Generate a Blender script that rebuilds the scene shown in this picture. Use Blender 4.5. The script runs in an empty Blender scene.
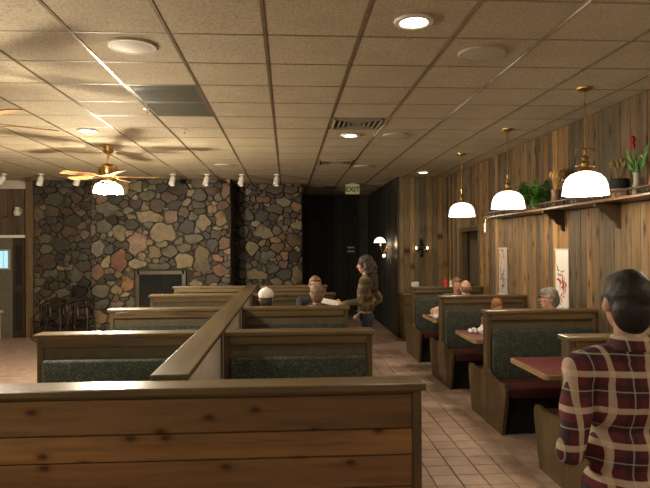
import bpy, bmesh, math, random
import numpy as np
from mathutils import Vector, Matrix, Euler, noise
R = random.Random(7)
C = bpy.context.scene.collection
S = bpy.context.scene
# ------------------------------------------------------------------ camera, world, exposure
CAMZ = 1.78; CEIL = 3.137
cam_d = bpy.data.cameras.new('camera'); cam = bpy.data.objects.new('camera', cam_d); C.objects.link(cam)
cam_d.sensor_width = 36; cam_d.lens = 36 * 600 / 650.0; cam_d.clip_start = 0.05
CM = (Matrix.Rotation(-math.atan(38 / 600.0), 4, 'Z') @ Matrix.Rotation(math.radians(90) + 0.0046, 4, 'X')
      @ Matrix.Rotation(-0.0055, 4, 'Z'))
cam.matrix_world = Matrix.Translation((0, 0, CAMZ)) @ CM
S.camera = cam
W = bpy.data.worlds.new('world'); S.world = W; W.use_nodes = True
W.node_tree.nodes['Background'].inputs[0].default_value = (1.0, 0.80, 0.58, 1)
W.node_tree.nodes['Background'].inputs[1].default_value = 0.03
S.view_settings.view_transform = 'Standard'; S.view_settings.look = 'None'
S.view_settings.exposure = 0.0; S.view_settings.gamma = 1.0
S.view_settings.use_curve_mapping = False

def lamp(name, loc, power, color=(1, .82, .6), radius=.05, kind='POINT', spot=None, parent=None, rot=None, blend=.6):
    d = bpy.data.lights.new(name, kind); d.energy = power; d.color = color; d.shadow_soft_size = radius
    if kind == 'SPOT':
        d.spot_size = math.radians(spot); d.spot_blend = blend
    o = bpy.data.objects.new(name, d); C.objects.link(o)
    if parent: o.parent = parent
    o.location = loc
    if rot: o.rotation_euler = rot
    return o

# ray through a pixel of the photograph
def ray(px, py):
    return (CM.to_3x3() @ Vector(((px - 325) / 600.0, (244 - py) / 600.0, -1)))
def atY(px, py, y):
    r = ray(px, py); t = y / r.y
    return Vector((r.x * t, y, CAMZ + r.z * t))
def atX(px, py, x):
    r = ray(px, py); t = x / r.x
    return Vector((x, r.y * t, CAMZ + r.z * t))

# ------------------------------------------------------------------ materials
def new_mat(name):
    m = bpy.data.materials.new(name); m.use_nodes = True
    nt = m.node_tree; b = nt.nodes['Principled BSDF']
    return m, nt, b
def N(nt, t, **k):
    n = nt.nodes.new(t)
    for a, v in k.items(): setattr(n, a, v)
    return n
def L(nt, a, b): nt.links.new(a, b)
def mixc(nt, fac, a, b, mode='MIX'):
    n = N(nt, 'ShaderNodeMix', data_type='RGBA', blend_type=mode)
    for s, v in ((n.inputs[0], fac), (n.inputs[6], a), (n.inputs[7], b)):
        if hasattr(v, 'is_linked'): L(nt, v, s)
        elif isinstance(v, (int, float)): s.default_value = v
        else: s.default_value = (*v, 1)
    return n.outputs[2]
def coords(nt, scale=(1, 1, 1), jitter=True, kind='Object'):
    tc = N(nt, 'ShaderNodeTexCoord'); mp = N(nt, 'ShaderNodeMapping'); mp.inputs['Scale'].default_value = scale
    L(nt, tc.outputs[kind], mp.inputs[0])
    if jitter:
        oi = N(nt, 'ShaderNodeObjectInfo'); mu = N(nt, 'ShaderNodeMath', operation='MULTIPLY'); mu.inputs[1].default_value = 37
        L(nt, oi.outputs['Random'], mu.inputs[0]); L(nt, mu.outputs[0], mp.inputs['Location'])
    return mp.outputs[0]
def noise_n(nt, vec, scale, detail=4, rough=.5):
    n = N(nt, 'ShaderNodeTexNoise'); n.inputs['Scale'].default_value = scale
    n.inputs['Detail'].default_value = detail; n.inputs['Roughness'].default_value = rough
    L(nt, vec, n.inputs['Vector']); return n.outputs['Fac']
def ramp(nt, fac, stops):
    r = N(nt, 'ShaderNodeValToRGB'); e = r.color_ramp.elements
    while len(e) < len(stops): e.new(.5)
    for i, (p, c) in enumerate(stops):
        e[i].position = p; e[i].color = (*c, 1)
    L(nt, fac, r.inputs[0]); return r.outputs[0]
def bump(nt, b, h, dist=.002, st=.5):
    n = N(nt, 'ShaderNodeBump'); n.inputs['Distance'].default_value = dist; n.inputs['Strength'].default_value = st
    L(nt, h, n.inputs['Height']); L(nt, n.outputs[0], b.inputs['Normal'])
def simple(name, col, rough=.5, metal=0., ns=30, amt=.25, bmp=0., jit=True):
    m, nt, b = new_mat(name); v = coords(nt, jitter=jit); f = noise_n(nt, v, ns)
    dark = tuple(c * (1 - amt) for c in col); lite = tuple(min(1, c * (1 + amt)) for c in col)
    L(nt, ramp(nt, f, [(.3, dark), (.7, lite)]), b.inputs['Base Color'])
    b.inputs['Roughness'].default_value = rough; b.inputs['Metallic'].default_value = metal
    if bmp: bump(nt, b, f, bmp)
    return m
def wood(name, col, axis='X', rough=.35, objcol=False, knots=False, contrast=.45, coat=0.):
    m, nt, b = new_mat(name)
    sc = {'X': (1.2, 14, 14), 'Y': (14, 1.2, 14), 'Z': (14, 14, 1.2)}[axis]
    v = coords(nt, sc); f = noise_n(nt, v, 2.2, 6, .62)
    v2 = coords(nt, tuple(s * .35 for s in sc)); f2 = noise_n(nt, v2, 1.6, 3)
    g = ramp(nt, f, [(.28, (1 - contrast,) * 3), (.5, (.95,) * 3), (.75, (1 + contrast * .4,) * 3)])
    g2 = ramp(nt, f2, [(.3, (.72, .7, .66)), (.7, (1.12, 1.1, 1.05))])
    if objcol:
        oi = N(nt, 'ShaderNodeObjectInfo'); base = oi.outputs['Color']
    else: base = col
    c = mixc(nt, 1, base, g, 'MULTIPLY'); c = mixc(nt, 1, c, g2, 'MULTIPLY')
    if knots:
        v3 = coords(nt, (3.0, 3, 5.5) if axis == 'X' else (5, 5, 1.6), True)
        vo = N(nt, 'ShaderNodeTexVoronoi', voronoi_dimensions='2D'); vo.inputs['Scale'].default_value = 1.0
        sx = N(nt, 'ShaderNodeSeparateXYZ'); cx = N(nt, 'ShaderNodeCombineXYZ'); L(nt, v3, sx.inputs[0]); L(nt, sx.outputs[0 if axis == 'X' else 1], cx.inputs[0]); L(nt, sx.outputs[2], cx.inputs[1]); L(nt, cx.outputs[0], vo.inputs['Vector'])
        k = ramp(nt, vo.outputs['Distance'], [(.045, (.2, .13, .09)), (.085, (.72, .62, .52)), (.17, (1, 1, 1))])
        c = mixc(nt, 1, c, k, 'MULTIPLY')
    L(nt, c, b.inputs['Base Color']); b.inputs['Roughness'].default_value = rough
    b.inputs['Coat Weight'].default_value = coat; b.inputs['Coat Roughness'].default_value = .2
    bump(nt, b, f, .0012, .6)
    return m
def emit(name, col, st, base=(.8, .8, .8)):
    m, nt, b = new_mat(name); v = coords(nt); f = noise_n(nt, v, 20)
    L(nt, ramp(nt, f, [(.3, tuple(c * .95 for c in base)), (.7, base)]), b.inputs['Base Color'])
    b.inputs['Emission Color'].default_value = (*col, 1); b.inputs['Emission Strength'].default_value = st
    b.inputs['Roughness'].default_value = .25
    return m
M = {}
M['oakX'] = wood('oak_lacquered_x', (.14, .098, .045), 'X', .33, coat=.4)
M['oakY'] = wood('oak_lacquered_y', (.14, .098, .045), 'Y', .33, coat=.4)
M['oakZ'] = wood('oak_stained_z', (.115, .078, .036), 'Z', .4, coat=.15)
M['pine'] = wood('knotty_pine', (.33, .16, .055), 'X', .38, objcol=True, knots=True, coat=.1)
M['plank'] = wood('barn_plank', (.2, .15, .1), 'Z', .7, objcol=True, knots=True, contrast=.6)
M['dark_wood'] = wood('dark_wood', (.05, .032, .02), 'Z', .4)
M['shelf_wood'] = wood('shelf_wood', (.17, .095, .045), 'Y', .4)
M['tan_wood'] = wood('tan_wood', (.42, .27, .13), 'Y', .4)
M['blade'] = wood('fan_blade_wood', (.55, .32, .14), 'X', .35)
M['panel'] = simple('olive_panel', (.095, .075, .042), .5, 0, 14, .2)
M['black'] = simple('black_void', (.008, .007, .006), .7)
M['cream'] = simple('cream_paint', (.55, .50, .42), .55, 0, 6, .08)
M['burgundy'] = simple('burgundy_laminate', (.13, .017, .023), .33, 0, 90, .3)
M['vinyl'] = simple('burgundy_vinyl', (.065, .016, .016), .35, 0, 12, .25)
M['brass'] = simple('aged_brass', (.55, .36, .13), .28, 1, 20, .2)
M['white'] = simple('white_enamel', (.78, .75, .68), .4, 0, 10, .05)
M['offwhite'] = simple('off_white_plastic', (.6, .56, .47), .5, 0, 10, .05)
M['iron'] = simple('dark_iron', (.02, .018, .017), .4, .6, 20, .2)
M['grille'] = simple('grey_grille', (.17, .165, .125), .45, .3, 20, .1)
M['paper'] = simple('white_paper', (.8, .77, .72), .7, 0, 8, .06)
M['glassdark'] = simple('smoked_glass', (.02, .022, .022), .08, 0, 5, .2)
M['mortar'] = simple('dark_mortar', (.045, .038, .028), .9, 0, 20, .4, .01)
M['grout'] = simple('dark_grout', (.07, .045, .035), .85, 0, 40, .3)
M['shade'] = emit('lit_glass_shade', (1, .86, .68), 2.6)
M['fanshade'] = emit('lit_fan_glass', (1, .9, .75), 14)
M['bulb'] = emit('lit_bulb', (1, .9, .78), 45)
M['down'] = emit('downlight_lens', (1, .88, .7), 22)
M['candle'] = emit('small_bulb', (1, .72, .45), 14)
M['window_lit'] = emit('window_daylight', (.45, .85, 1.0), .9, (.3, .4, .45))
M['ink'] = simple('black_ink', (.05, .04, .045), .8); M['red_ink'] = simple('red_ink', (.55, .07, .05), .8)
M['blue_ink'] = simple('blue_grey_ink', (.25, .33, .4), .8)
M['sign'] = simple('exit_sign_face', (.62, .60, .36), .5, 0, 10, .05); M['sign_text'] = simple('exit_letters', (.03, .05, .02), .6)
# stone (object colour), ceiling tile, floor tile, fabric, plaids
def mk():
    m, nt, b = new_mat('field_stone'); oi = N(nt, 'ShaderNodeObjectInfo')
    f = noise_n(nt, coords(nt), 9, 6, .65); g = ramp(nt, f, [(.28, (.5, .48, .45)), (.5, (.95, .93, .9)), (.72, (1.3, 1.25, 1.15))])
    L(nt, mixc(nt, 1, oi.outputs['Color'], g, 'MULTIPLY'), b.inputs['Base Color']); b.inputs['Roughness'].default_value = .6
    bump(nt, b, f, .02, .6); M['stone'] = m
    m, nt, b = new_mat('acoustic_tile'); f = noise_n(nt, coords(nt), 55, 3, .7); f2 = noise_n(nt, coords(nt), 3, 3)
    c = ramp(nt, f, [(.34, (.37, .31, .20)), (.5, (.52, .45, .31)), (.65, (.60, .53, .38))])
    c = mixc(nt, 1, c, ramp(nt, f2, [(.3, (.9, .88, .85)), (.7, (1.05, 1.04, 1.02))]), 'MULTIPLY')
    L(nt, c, b.inputs['Base Color']); b.inputs['Roughness'].default_value = .85; bump(nt, b, f, .004, .5); M['ctile'] = m
    m, nt, b = new_mat('quarry_tile'); f = noise_n(nt, coords(nt), 7, 4); oi = N(nt, 'ShaderNodeObjectInfo')
    c = ramp(nt, f, [(.3, (.34, .235, .18)), (.7, (.47, .345, .27))])
    c = mixc(nt, 1, c, ramp(nt, oi.outputs['Random'], [(0, (.88, .86, .85)), (1, (1.08, 1.07, 1.06))]), 'MULTIPLY')
    L(nt, c, b.inputs['Base Color']); b.inputs['Roughness'].default_value = .42; bump(nt, b, f, .002, .4); M['ftile'] = m
    m, nt, b = new_mat('patterned_green_upholstery')
    v = coords(nt, (1, 1, 1)); vo = N(nt, 'ShaderNodeTexVoronoi'); vo.inputs['Scale'].default_value = 62; L(nt, v, vo.inputs['Vector'])
    c1 = ramp(nt, vo.outputs['Distance'], [(.2, (.085, .10, .07)), (.5, (.02, .03, .026))])
    f = noise_n(nt, v, 16, 2); c2 = ramp(nt, f, [(.42, (.7, .75, .72)), (.6, (1.25, 1.15, .95))])
    L(nt, mixc(nt, 1, c1, c2, 'MULTIPLY'), b.inputs['Base Color']); b.inputs['Roughness'].default_value = .75
    bump(nt, b, noise_n(nt, v, 200), .001); M['fabric'] = m
    m, nt, b = new_mat('green_leaf'); f = noise_n(nt, coords(nt), 14)
    L(nt, ramp(nt, f, [(.3, (.03, .13, .02)), (.7, (.14, .42, .06))]), b.inputs['Base Color']); b.inputs['Roughness'].default_value = .45; M['leaf'] = m
mk()
def band(nt, src, period, lo, hi):
    a = N(nt, 'ShaderNodeMath', operation='DIVIDE'); L(nt, src, a.inputs[0]); a.inputs[1].default_value = period
    f = N(nt, 'ShaderNodeMath', operation='FRACT'); L(nt, a.outputs[0], f.inputs[0])
    g = N(nt, 'ShaderNodeMath', operation='GREATER_THAN'); L(nt, f.outputs[0], g.inputs[0]); g.inputs[1].default_value = lo
    l = N(nt, 'ShaderNodeMath', operation='LESS_THAN'); L(nt, f.outputs[0], l.inputs[0]); l.inputs[1].default_value = hi
    m = N(nt, 'ShaderNodeMath', operation='MULTIPLY'); L(nt, g.outputs[0], m.inputs[0]); L(nt, l.outputs[0], m.inputs[1])
    return m.outputs[0]
def plaid(name, base, dark, light, px=.118, pz=.125, lightamt=.9):
    m, nt, b = new_mat(name); v = coords(nt, jitter=False)
    sp = N(nt, 'ShaderNodeSeparateXYZ'); L(nt, v, sp.inputs[0])
    ad = N(nt, 'ShaderNodeMath', operation='ADD'); ad.inputs[1].default_value = 10
    zz = N(nt, 'ShaderNodeMath', operation='ADD'); zz.inputs[1].default_value = 10
    # the cloth's warp follows the side of the body, so depth counts a little
    k = N(nt, 'ShaderNodeMath', operation='MULTIPLY'); k.inputs[1].default_value = .15; L(nt, sp.outputs['Y'], k.inputs[0])
    s = N(nt, 'ShaderNodeMath', operation='ADD'); L(nt, sp.outputs['X'], s.inputs[0]); L(nt, k.outputs[0], s.inputs[1])
    L(nt, s.outputs[0], ad.inputs[0]); L(nt, sp.outputs['Z'], zz.inputs[0])
    c = base
    n1 = N(nt, 'ShaderNodeMath', operation='MULTIPLY'); n1.inputs[1].default_value = .75
    def lay(c, src, p, lo, hi, col, amt):
        f = N(nt, 'ShaderNodeMath', operation='MULTIPLY'); f.inputs[1].default_value = amt
        L(nt, band(nt, src, p, lo, hi), f.inputs[0]); return mixc(nt, f.outputs[0], c, col)
    c = lay(c, ad.outputs[0], px, .0, .36, dark, .6); c = lay(c, zz.outputs[0], pz, .0, .36, dark, .6)
    c = lay(c, ad.outputs[0], px, .57, .74, light, lightamt * .72); c = lay(c, zz.outputs[0], pz, .57, .74, light, lightamt * .72)
    c = lay(c, ad.outputs[0], px, .16, .2, light, lightamt * .5); c = lay(c, zz.outputs[0], pz, .16, .2, light, lightamt * .5)
    L(nt, c, b.inputs['Base Color']); b.inputs['Roughness'].default_value = .85
    bump(nt, b, noise_n(nt, v, 160), .001); return m
M['plaid_red'] = plaid('maroon_plaid', (.12, .014, .022), (.016, .013, .022), (.68, .56, .41))
M['plaid_olive'] = plaid('olive_plaid', (.10, .07, .035), (.02, .015, .012), (.24, .17, .08), .1, .11, .9)
def skinm(n, c): M[n] = simple(n, c, .5, 0, 25, .08)
skinm('skin', (.50, .27, .18)); skinm('skin_pink', (.62, .33, .24)); skinm('skin_dark', (.3, .15, .09))
for n, c in (('hair_black', (.012, .009, .008)), ('hair_dark', (.028, .014, .009)), ('hair_brown', (.05, .028, .017)), ('hair_grey', (.28, .26, .24)), ('hair_red', (.26, .1, .04)), ('hair_light', (.2, .12, .07))):
    M[n] = simple(n, c, .55, 0, 60, .5, .006)
for n, c in (('cloth_black', (.015, .014, .016)), ('cloth_navy', (.02, .028, .05)), ('cloth_white', (.75, .72, .68)), ('cloth_rose', (.3, .12, .11)), ('cloth_grey', (.12, .12, .12)), ('leather', (.03, .02, .015))):
    M[n] = simple(n, c, .8, 0, 30, .15)

# ------------------------------------------------------------------ mesh helpers
def tagp(o, **k):
    for a, v in k.items():
        if v is not None: o[a] = v
    return o
def link(name, me, mat, parent=None, loc=None, color=None):
    o = bpy.data.objects.new(name, me); C.objects.link(o)
    if mat is not None and not me.materials: me.materials.append(mat)
    if parent: o.parent = parent
    if loc is not None: o.location = loc
    if color is not None: o.color = (*color, 1)
    return o
def mesh_of(bm, name, smooth=False, mat=None, ang=35):
    bm.normal_update()
    me = bpy.data.meshes.new(name); bm.to_mesh(me); bm.free()
    if smooth:
        me.polygons.foreach_set('use_smooth', [True] * len(me.polygons))
        try: me.set_sharp_from_angle(angle=math.radians(ang))
        except Exception: pass
    if mat: me.materials.append(mat)
    return me
def obj(name, bm, mat, parent=None, smooth=False, loc=None, ang=35, color=None):
    return link(name, mesh_of(bm, name, smooth, mat, ang), None, parent, loc, color)
def thing(name, label, cat, loc=(0, 0, 0), rz=0, group=None):
    o = bpy.data.objects.new(name, None); C.objects.link(o); o.location = loc; o.rotation_euler = (0, 0, rz)
    o.empty_display_size = .05
    return tagp(o, label=label, category=cat, group=group)
def struct(name, bm, mat, parent=None):
    o = obj(name, bm, mat, parent); o['kind'] = 'structure'; return o
def NB(): return bmesh.new()
def box(bm, lo, hi, bev=0., seg=1):
    lo = Vector(lo); hi = Vector(hi); c = (lo + hi) / 2; s = hi - lo
    r = bmesh.ops.create_cube(bm, size=1, matrix=Matrix.Translation(c) @ Matrix.Diagonal((*s, 1)))
    if bev:
        es = list({e for v in r['verts'] for e in v.link_edges})
        bmesh.ops.bevel(bm, geom=es, offset=bev, segments=seg, affect='EDGES', profile=.5)
    return bm
def frame_of(d):
    d = d.normalized(); u = d.cross(Vector((0, 0, 1)))
    if u.length < 1e-4: u = Vector((1, 0, 0))
    u.normalize(); return u, d.cross(u)
def tube(bm, pts, rad, seg=10, cap=True, flat=1.0):
    pts = [Vector(p) for p in pts]; rad = rad if isinstance(rad, (list, tuple)) else [rad] * len(pts)
    rings = []
    for i, p in enumerate(pts):
        d = (pts[min(i + 1, len(pts) - 1)] - pts[max(i - 1, 0)]); u, w = frame_of(d)
        rings.append([bm.verts.new(p + (u * math.cos(2 * math.pi * k / seg) + w * flat * math.sin(2 * math.pi * k / seg)) * rad[i]) for k in range(seg)])
    for a, b in zip(rings, rings[1:]):
        for k in range(seg): bm.faces.new((a[k], a[(k + 1) % seg], b[(k + 1) % seg], b[k]))
    if cap:
        bm.faces.new(list(reversed(rings[0]))); bm.faces.new(rings[-1])
    bmesh.ops.recalc_face_normals(bm, faces=bm.faces[:]); return bm
def lathe(bm, prof, c=(0, 0, 0), seg=24, close=False):
    c = Vector(c); rings = []
    for r, z in prof:
        rings.append([bm.verts.new(c + Vector((r * math.cos(2 * math.pi * k / seg), r * math.sin(2 * math.pi * k / seg), z))) for k in range(seg)] if r > 1e-5 else [bm.verts.new(c + Vector((0, 0, z)))])
    for a, b in zip(rings, rings[1:]):
        for k in range(seg):
            k2 = (k + 1) % seg
            if len(a) == 1 and len(b) == 1: continue
            if len(a) == 1: bm.faces.new((a[0], b[k2], b[k]))
            elif len(b) == 1: bm.faces.new((a[k], a[k2], b[0]))
            else: bm.faces.new((a[k], a[k2], b[k2], b[k]))
    bmesh.ops.recalc_face_normals(bm, faces=bm.faces[:])
    return bm
def prism(bm, poly, axis, a, b):
    """extrude a 2-D outline along an axis from a to b"""
    def P(u, v, t): return {'X': (t, u, v), 'Y': (u, t, v), 'Z': (u, v, t)}[axis]
    A = [bm.verts.new(P(u, v, a)) for u, v in poly]; B = [bm.verts.new(P(u, v, b)) for u, v in poly]
    n = len(poly)
    bm.faces.new(A); bm.faces.new(list(reversed(B)))
    for i in range(n): bm.faces.new((A[i], B[i], B[(i + 1) % n], A[(i + 1) % n]))
    bmesh.ops.recalc_face_normals(bm, faces=bm.faces[:]); return bm
def ell(bm, c, r, rot=None, sub=2):
    m = Matrix.Translation(Vector(c))
    if rot: m = m @ Euler(rot).to_matrix().to_4x4()
    if not isinstance(r, (tuple, list)): r = (r, r, r)
    bmesh.ops.create_icosphere(bm, subdivisions=sub, radius=1, matrix=m @ Matrix.Diagonal((*r, 1))); return bm
def capsule(bm, a, b, ra, rb, flat=None, seg=14):
    tube(bm, [a, b], [ra, rb], seg)
    ell(bm, a, ra); ell(bm, b, rb)
def remesh(bm, vox, smooth=4, disp=0., dscale=10):
    me = bpy.data.meshes.new('tmp'); bm.to_mesh(me); bm.free()
    o = bpy.data.objects.new('tmp', me); ws = bpy.data.scenes.new('workbench'); ws.collection.objects.link(o)
    r = o.modifiers.new('r', 'REMESH'); r.mode = 'VOXEL'; r.voxel_size = vox; r.use_smooth_shade = True
    if smooth:
        s = o.modifiers.new('s', 'SMOOTH'); s.iterations = smooth; s.factor = .5
    ws.view_layers[0].update(); dg = ws.view_layers[0].depsgraph; out = bpy.data.meshes.new_from_object(o.evaluated_get(dg))
    bpy.data.objects.remove(o); bpy.data.meshes.remove(me); bpy.data.scenes.remove(ws)
    if disp:
        nv = len(out.vertices); co = np.empty(nv * 3); no = np.empty(nv * 3)
        out.vertices.foreach_get('co', co); out.vertices.foreach_get('normal', no); co = co.reshape(-1, 3); no = no.reshape(-1, 3)
        dv = [noise.noise(Vector(c) * dscale) + .5 * noise.noise(Vector((c[0], c[1], c[2] * .3)) * dscale * 3) for c in co]
        co = co + no * (np.array(dv)[:, None] * disp); out.vertices.foreach_set('co', co.ravel()); out.update()
    out.polygons.foreach_set('use_smooth', [True] * len(out.polygons))
    return out

# ------------------------------------------------------------------ THE SETTING
XR = 3.17          # right wall
YB = 12.1          # chimney face
# floor
bm = NB(); box(bm, (-7.2, -4.5, -.12), (3.6, 16, -.012)); floor = struct('floor', bm, M['grout'])
T = .2; n_near = 0
bt = NB(); box(bt, (-.097, -.097, -.014), (.097, .097, 0), .004); tile_me = mesh_of(bt, 'floor_tile', False, M['ftile'])
rest = []
for j in range(-22, 80):
    for i in range(-36, 18):
        cx = .7 + T * i + .1; cy = T * j + .1
        if cx > 3.5 or cy > 15.8: continue
        if .6 < cx < 2.3 and 2.8 < cy < 9.3 and n_near < 290:
            o = link('floor_tile', tile_me, None, floor, (cx, cy, 0)); n_near += 1
        else: rest.append((cx, cy))
def grid_stuff(name, pts, hw, hd, z0, z1, mat, parent):
    vs = []; fs = []
    for x, y in pts:
        b = len(vs)
        vs += [(x - hw, y - hd, z0), (x + hw, y - hd, z0), (x + hw, y + hd, z0), (x - hw, y + hd, z0),
               (x - hw, y - hd, z1), (x + hw, y - hd, z1), (x + hw, y + hd, z1), (x - hw, y + hd, z1)]
        fs += [(b, b + 3, b + 2, b + 1), (b + 4, b + 5, b + 6, b + 7), (b, b + 1, b + 5, b + 4), (b + 1, b + 2, b + 6, b + 5), (b + 2, b + 3, b + 7, b + 6), (b + 3, b, b + 4, b + 7)]
    me = bpy.data.meshes.new(name); me.from_pydata(vs, [], fs); me.update(); me.materials.append(mat)
    o = link(name, me, None, parent); o['kind'] = 'stuff'; return o
grid_stuff('floor_tile', rest, .097, .097, -.014, 0, M['ftile'], floor)
# ceiling: slab, tiles recessed above an exposed grid
bm = NB(); box(bm, (-7.2, -4.5, CEIL + .03), (3.6, 16, CEIL + .1)); ceiling = struct('ceiling', bm, M['cream'])
G = .607; GX = -.135; GY = 3.86
bt = NB(); box(bt, (-.2935, -.2955, .003), (.2935, .2955, .022), .003); ct_me = mesh_of(bt, 'ceiling_tile', False, M['ctile'])
rest = []
VENT = {(1, 4), (1, 9)}; RET = {(-2, 2), (-2, 3)}
for j in range(-14, 20):
    for i in range(-12, 6):
        cx = GX + G * (i + .5); cy = GY + G * (j + .5)
        if cx - .3 > XR or cy > 16: continue
        if (i, j) in VENT or (i, j) in RET: continue
        if -3 <= j <= 9 and i >= -9: link('ceiling_tile', ct_me, None, ceiling, (cx, cy, CEIL))
        else: rest.append((cx, cy))
grid_stuff('ceiling_tile', rest, .29, .29, CEIL + .004, CEIL + .022, M['ctile'], ceiling)
m, nt, b = new_mat('ceiling_grid_metal'); f = noise_n(nt, coords(nt), 9)
L(nt, ramp(nt, f, [(.3, (.30, .25, .17)), (.7, (.36, .30, .20))]), b.inputs['Base Color']); b.inputs['Roughness'].default_value = .25; b.inputs['Metallic'].default_value = .35
M['grid'] = m
M['crossgrid'] = simple('tan_grid_paint', (.27, .225, .15), .5, 0, 9, .1)
for i in range(-11, 6):
    x = GX + G * i
    bm = NB(); box(bm, (x - .010, -4.5, CEIL - .001), (x + .010, 15.8, CEIL + .012));  obj('grid_runner', bm, M['grid'], ceiling)
for j in range(-13, 20):
    y = GY + G * j
    bm = NB(); box(bm, (-7, y - .009, CEIL + .001), (XR, y + .009, CEIL + .008)); obj('grid_cross_runner', bm, M['crossgrid'], ceiling)

# ---------- plank walls
PAL_R = [(.27, .15, .062), (.18, .12, .06), (.27, .165, .072), (.12, .09, .055), (.19, .135, .078), (.33, .20, .08), (.075, .06, .048), (.22, .15, .08), (.14, .105, .066), (.25, .145, .06)]
PAL_B = [(.25, .16, .07), (.17, .12, .06), (.25, .17, .075), (.14, .105, .06), (.20, .14, .07)]
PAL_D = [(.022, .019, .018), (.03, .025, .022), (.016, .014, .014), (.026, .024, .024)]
def plank_run(parent, axis, a0, a1, face, nrm, z0, z1, pal, wmin=.1, wmax=.17, skip=None, zlow=None):
    """boards side by side along an axis; each stands a little proud of the wall"""
    a = a0; k = 0
    while a < a1 - .01:
        w = min(R.uniform(wmin, wmax), a1 - a)
        if a1 - a - w < .05: w = a1 - a
        th = R.uniform(.012, .02); zz = z0
        mid = a + w / 2
        if skip and skip[0] < mid < skip[1]: zz = skip[2]
        g = .0025
        bm = NB()
        if axis == 'Y': box(bm, (min(0, nrm * th), -w / 2 + g, zz), (max(0, nrm * th), w / 2 - g, z1), .0025); loc = (face, mid, 0)
        else: box(bm, (-w / 2 + g, min(0, nrm * th), zz), (w / 2 - g, max(0, nrm * th), z1), .0025); loc = (mid, face, 0)
        c = pal[R.randrange(len(pal))]; s = R.uniform(.85, 1.15)
        obj('plank', bm, M['plank'], parent, False, loc, color=tuple(x * s for x in c))
        a += w; k += 1
YE = 11.62        # right end wall (faces the camera)
DY0, DY1, DZ = 9.72, 10.7, 2.03
bm = NB(); box(bm, (XR, -4.5, 0), (XR + .3, DY0, CEIL)); box(bm, (XR, DY0, DZ), (XR + .3, DY1, CEIL)); box(bm, (XR, DY1, 0), (XR + .3, YE + .2, CEIL)); box(bm, (XR + .26, DY0, 0), (XR + .3, DY1, DZ))
wall_right = struct('wall_right', bm, M['black'])
plank_run(wall_right, 'Y', .5, YE, XR, -1, .0, CEIL - .002, PAL_R, skip=(DY0, DY1, DZ))
bm = NB(); XC = 2.16
box(bm, (XC, YE, 0), (XR, YE + .25, CEIL)); wall_end = struct('wall_right_end', bm, M['black'])
plank_run(wall_end, 'X', XC, XR - .02, YE, -1, 0, CEIL - .002, PAL_B, .09, .14)
# dark hall beyond
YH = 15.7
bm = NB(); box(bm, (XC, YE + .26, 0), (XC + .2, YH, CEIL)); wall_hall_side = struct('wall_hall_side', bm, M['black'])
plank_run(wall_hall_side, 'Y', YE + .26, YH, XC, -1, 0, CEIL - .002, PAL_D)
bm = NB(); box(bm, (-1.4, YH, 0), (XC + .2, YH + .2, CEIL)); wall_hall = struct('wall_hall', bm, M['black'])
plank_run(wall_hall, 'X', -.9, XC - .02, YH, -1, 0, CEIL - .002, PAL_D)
for nm, lo, hi in (('baseboard_hall', (-.9, YH - .045, 0), (XC - .03, YH - .02, .12)), ('baseboard_right', (XR - .045, .5, 0), (XR - .02, DY0 - .1, .12)), ('baseboard_end', (XC, YE - .045, 0), (XR - .05, YE - .02, .12))):
    bm = NB(); box(bm, lo, hi, .004); struct(nm, bm, M['dark_wood'])
bm = NB(); box(bm, (XC - .012, YE - .03, 0), (XC + .02, YE + .25, CEIL), .004); struct('trim_1', bm, M['dark_wood'])
# doorway in the right wall
bm = NB(); box(bm, (XR + .12, DY0, 0), (XR + .16, DY1, DZ)); d1 = struct('door_1', bm, M['dark_wood'])
for z0, z1 in ((.15, .95), (1.1, 1.9)):
    bm = NB(); box(bm, (XR + .105, DY0 + .12, z0), (XR + .121, DY1 - .12, z1), .006); obj('door_panel', bm, M['panel'], d1)
bm = NB(); box(bm, (XR - .035, DY0 - .08, 0), (XR + .1, DY0, DZ + .08), .004); box(bm, (XR - .035, DY1, 0), (XR + .1, DY1 + .08, DZ + .08), .004); box(bm, (XR - .035, DY0, DZ), (XR + .1, DY1, DZ + .08), .004)
struct('trim_2', bm, M['oakZ'])

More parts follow.
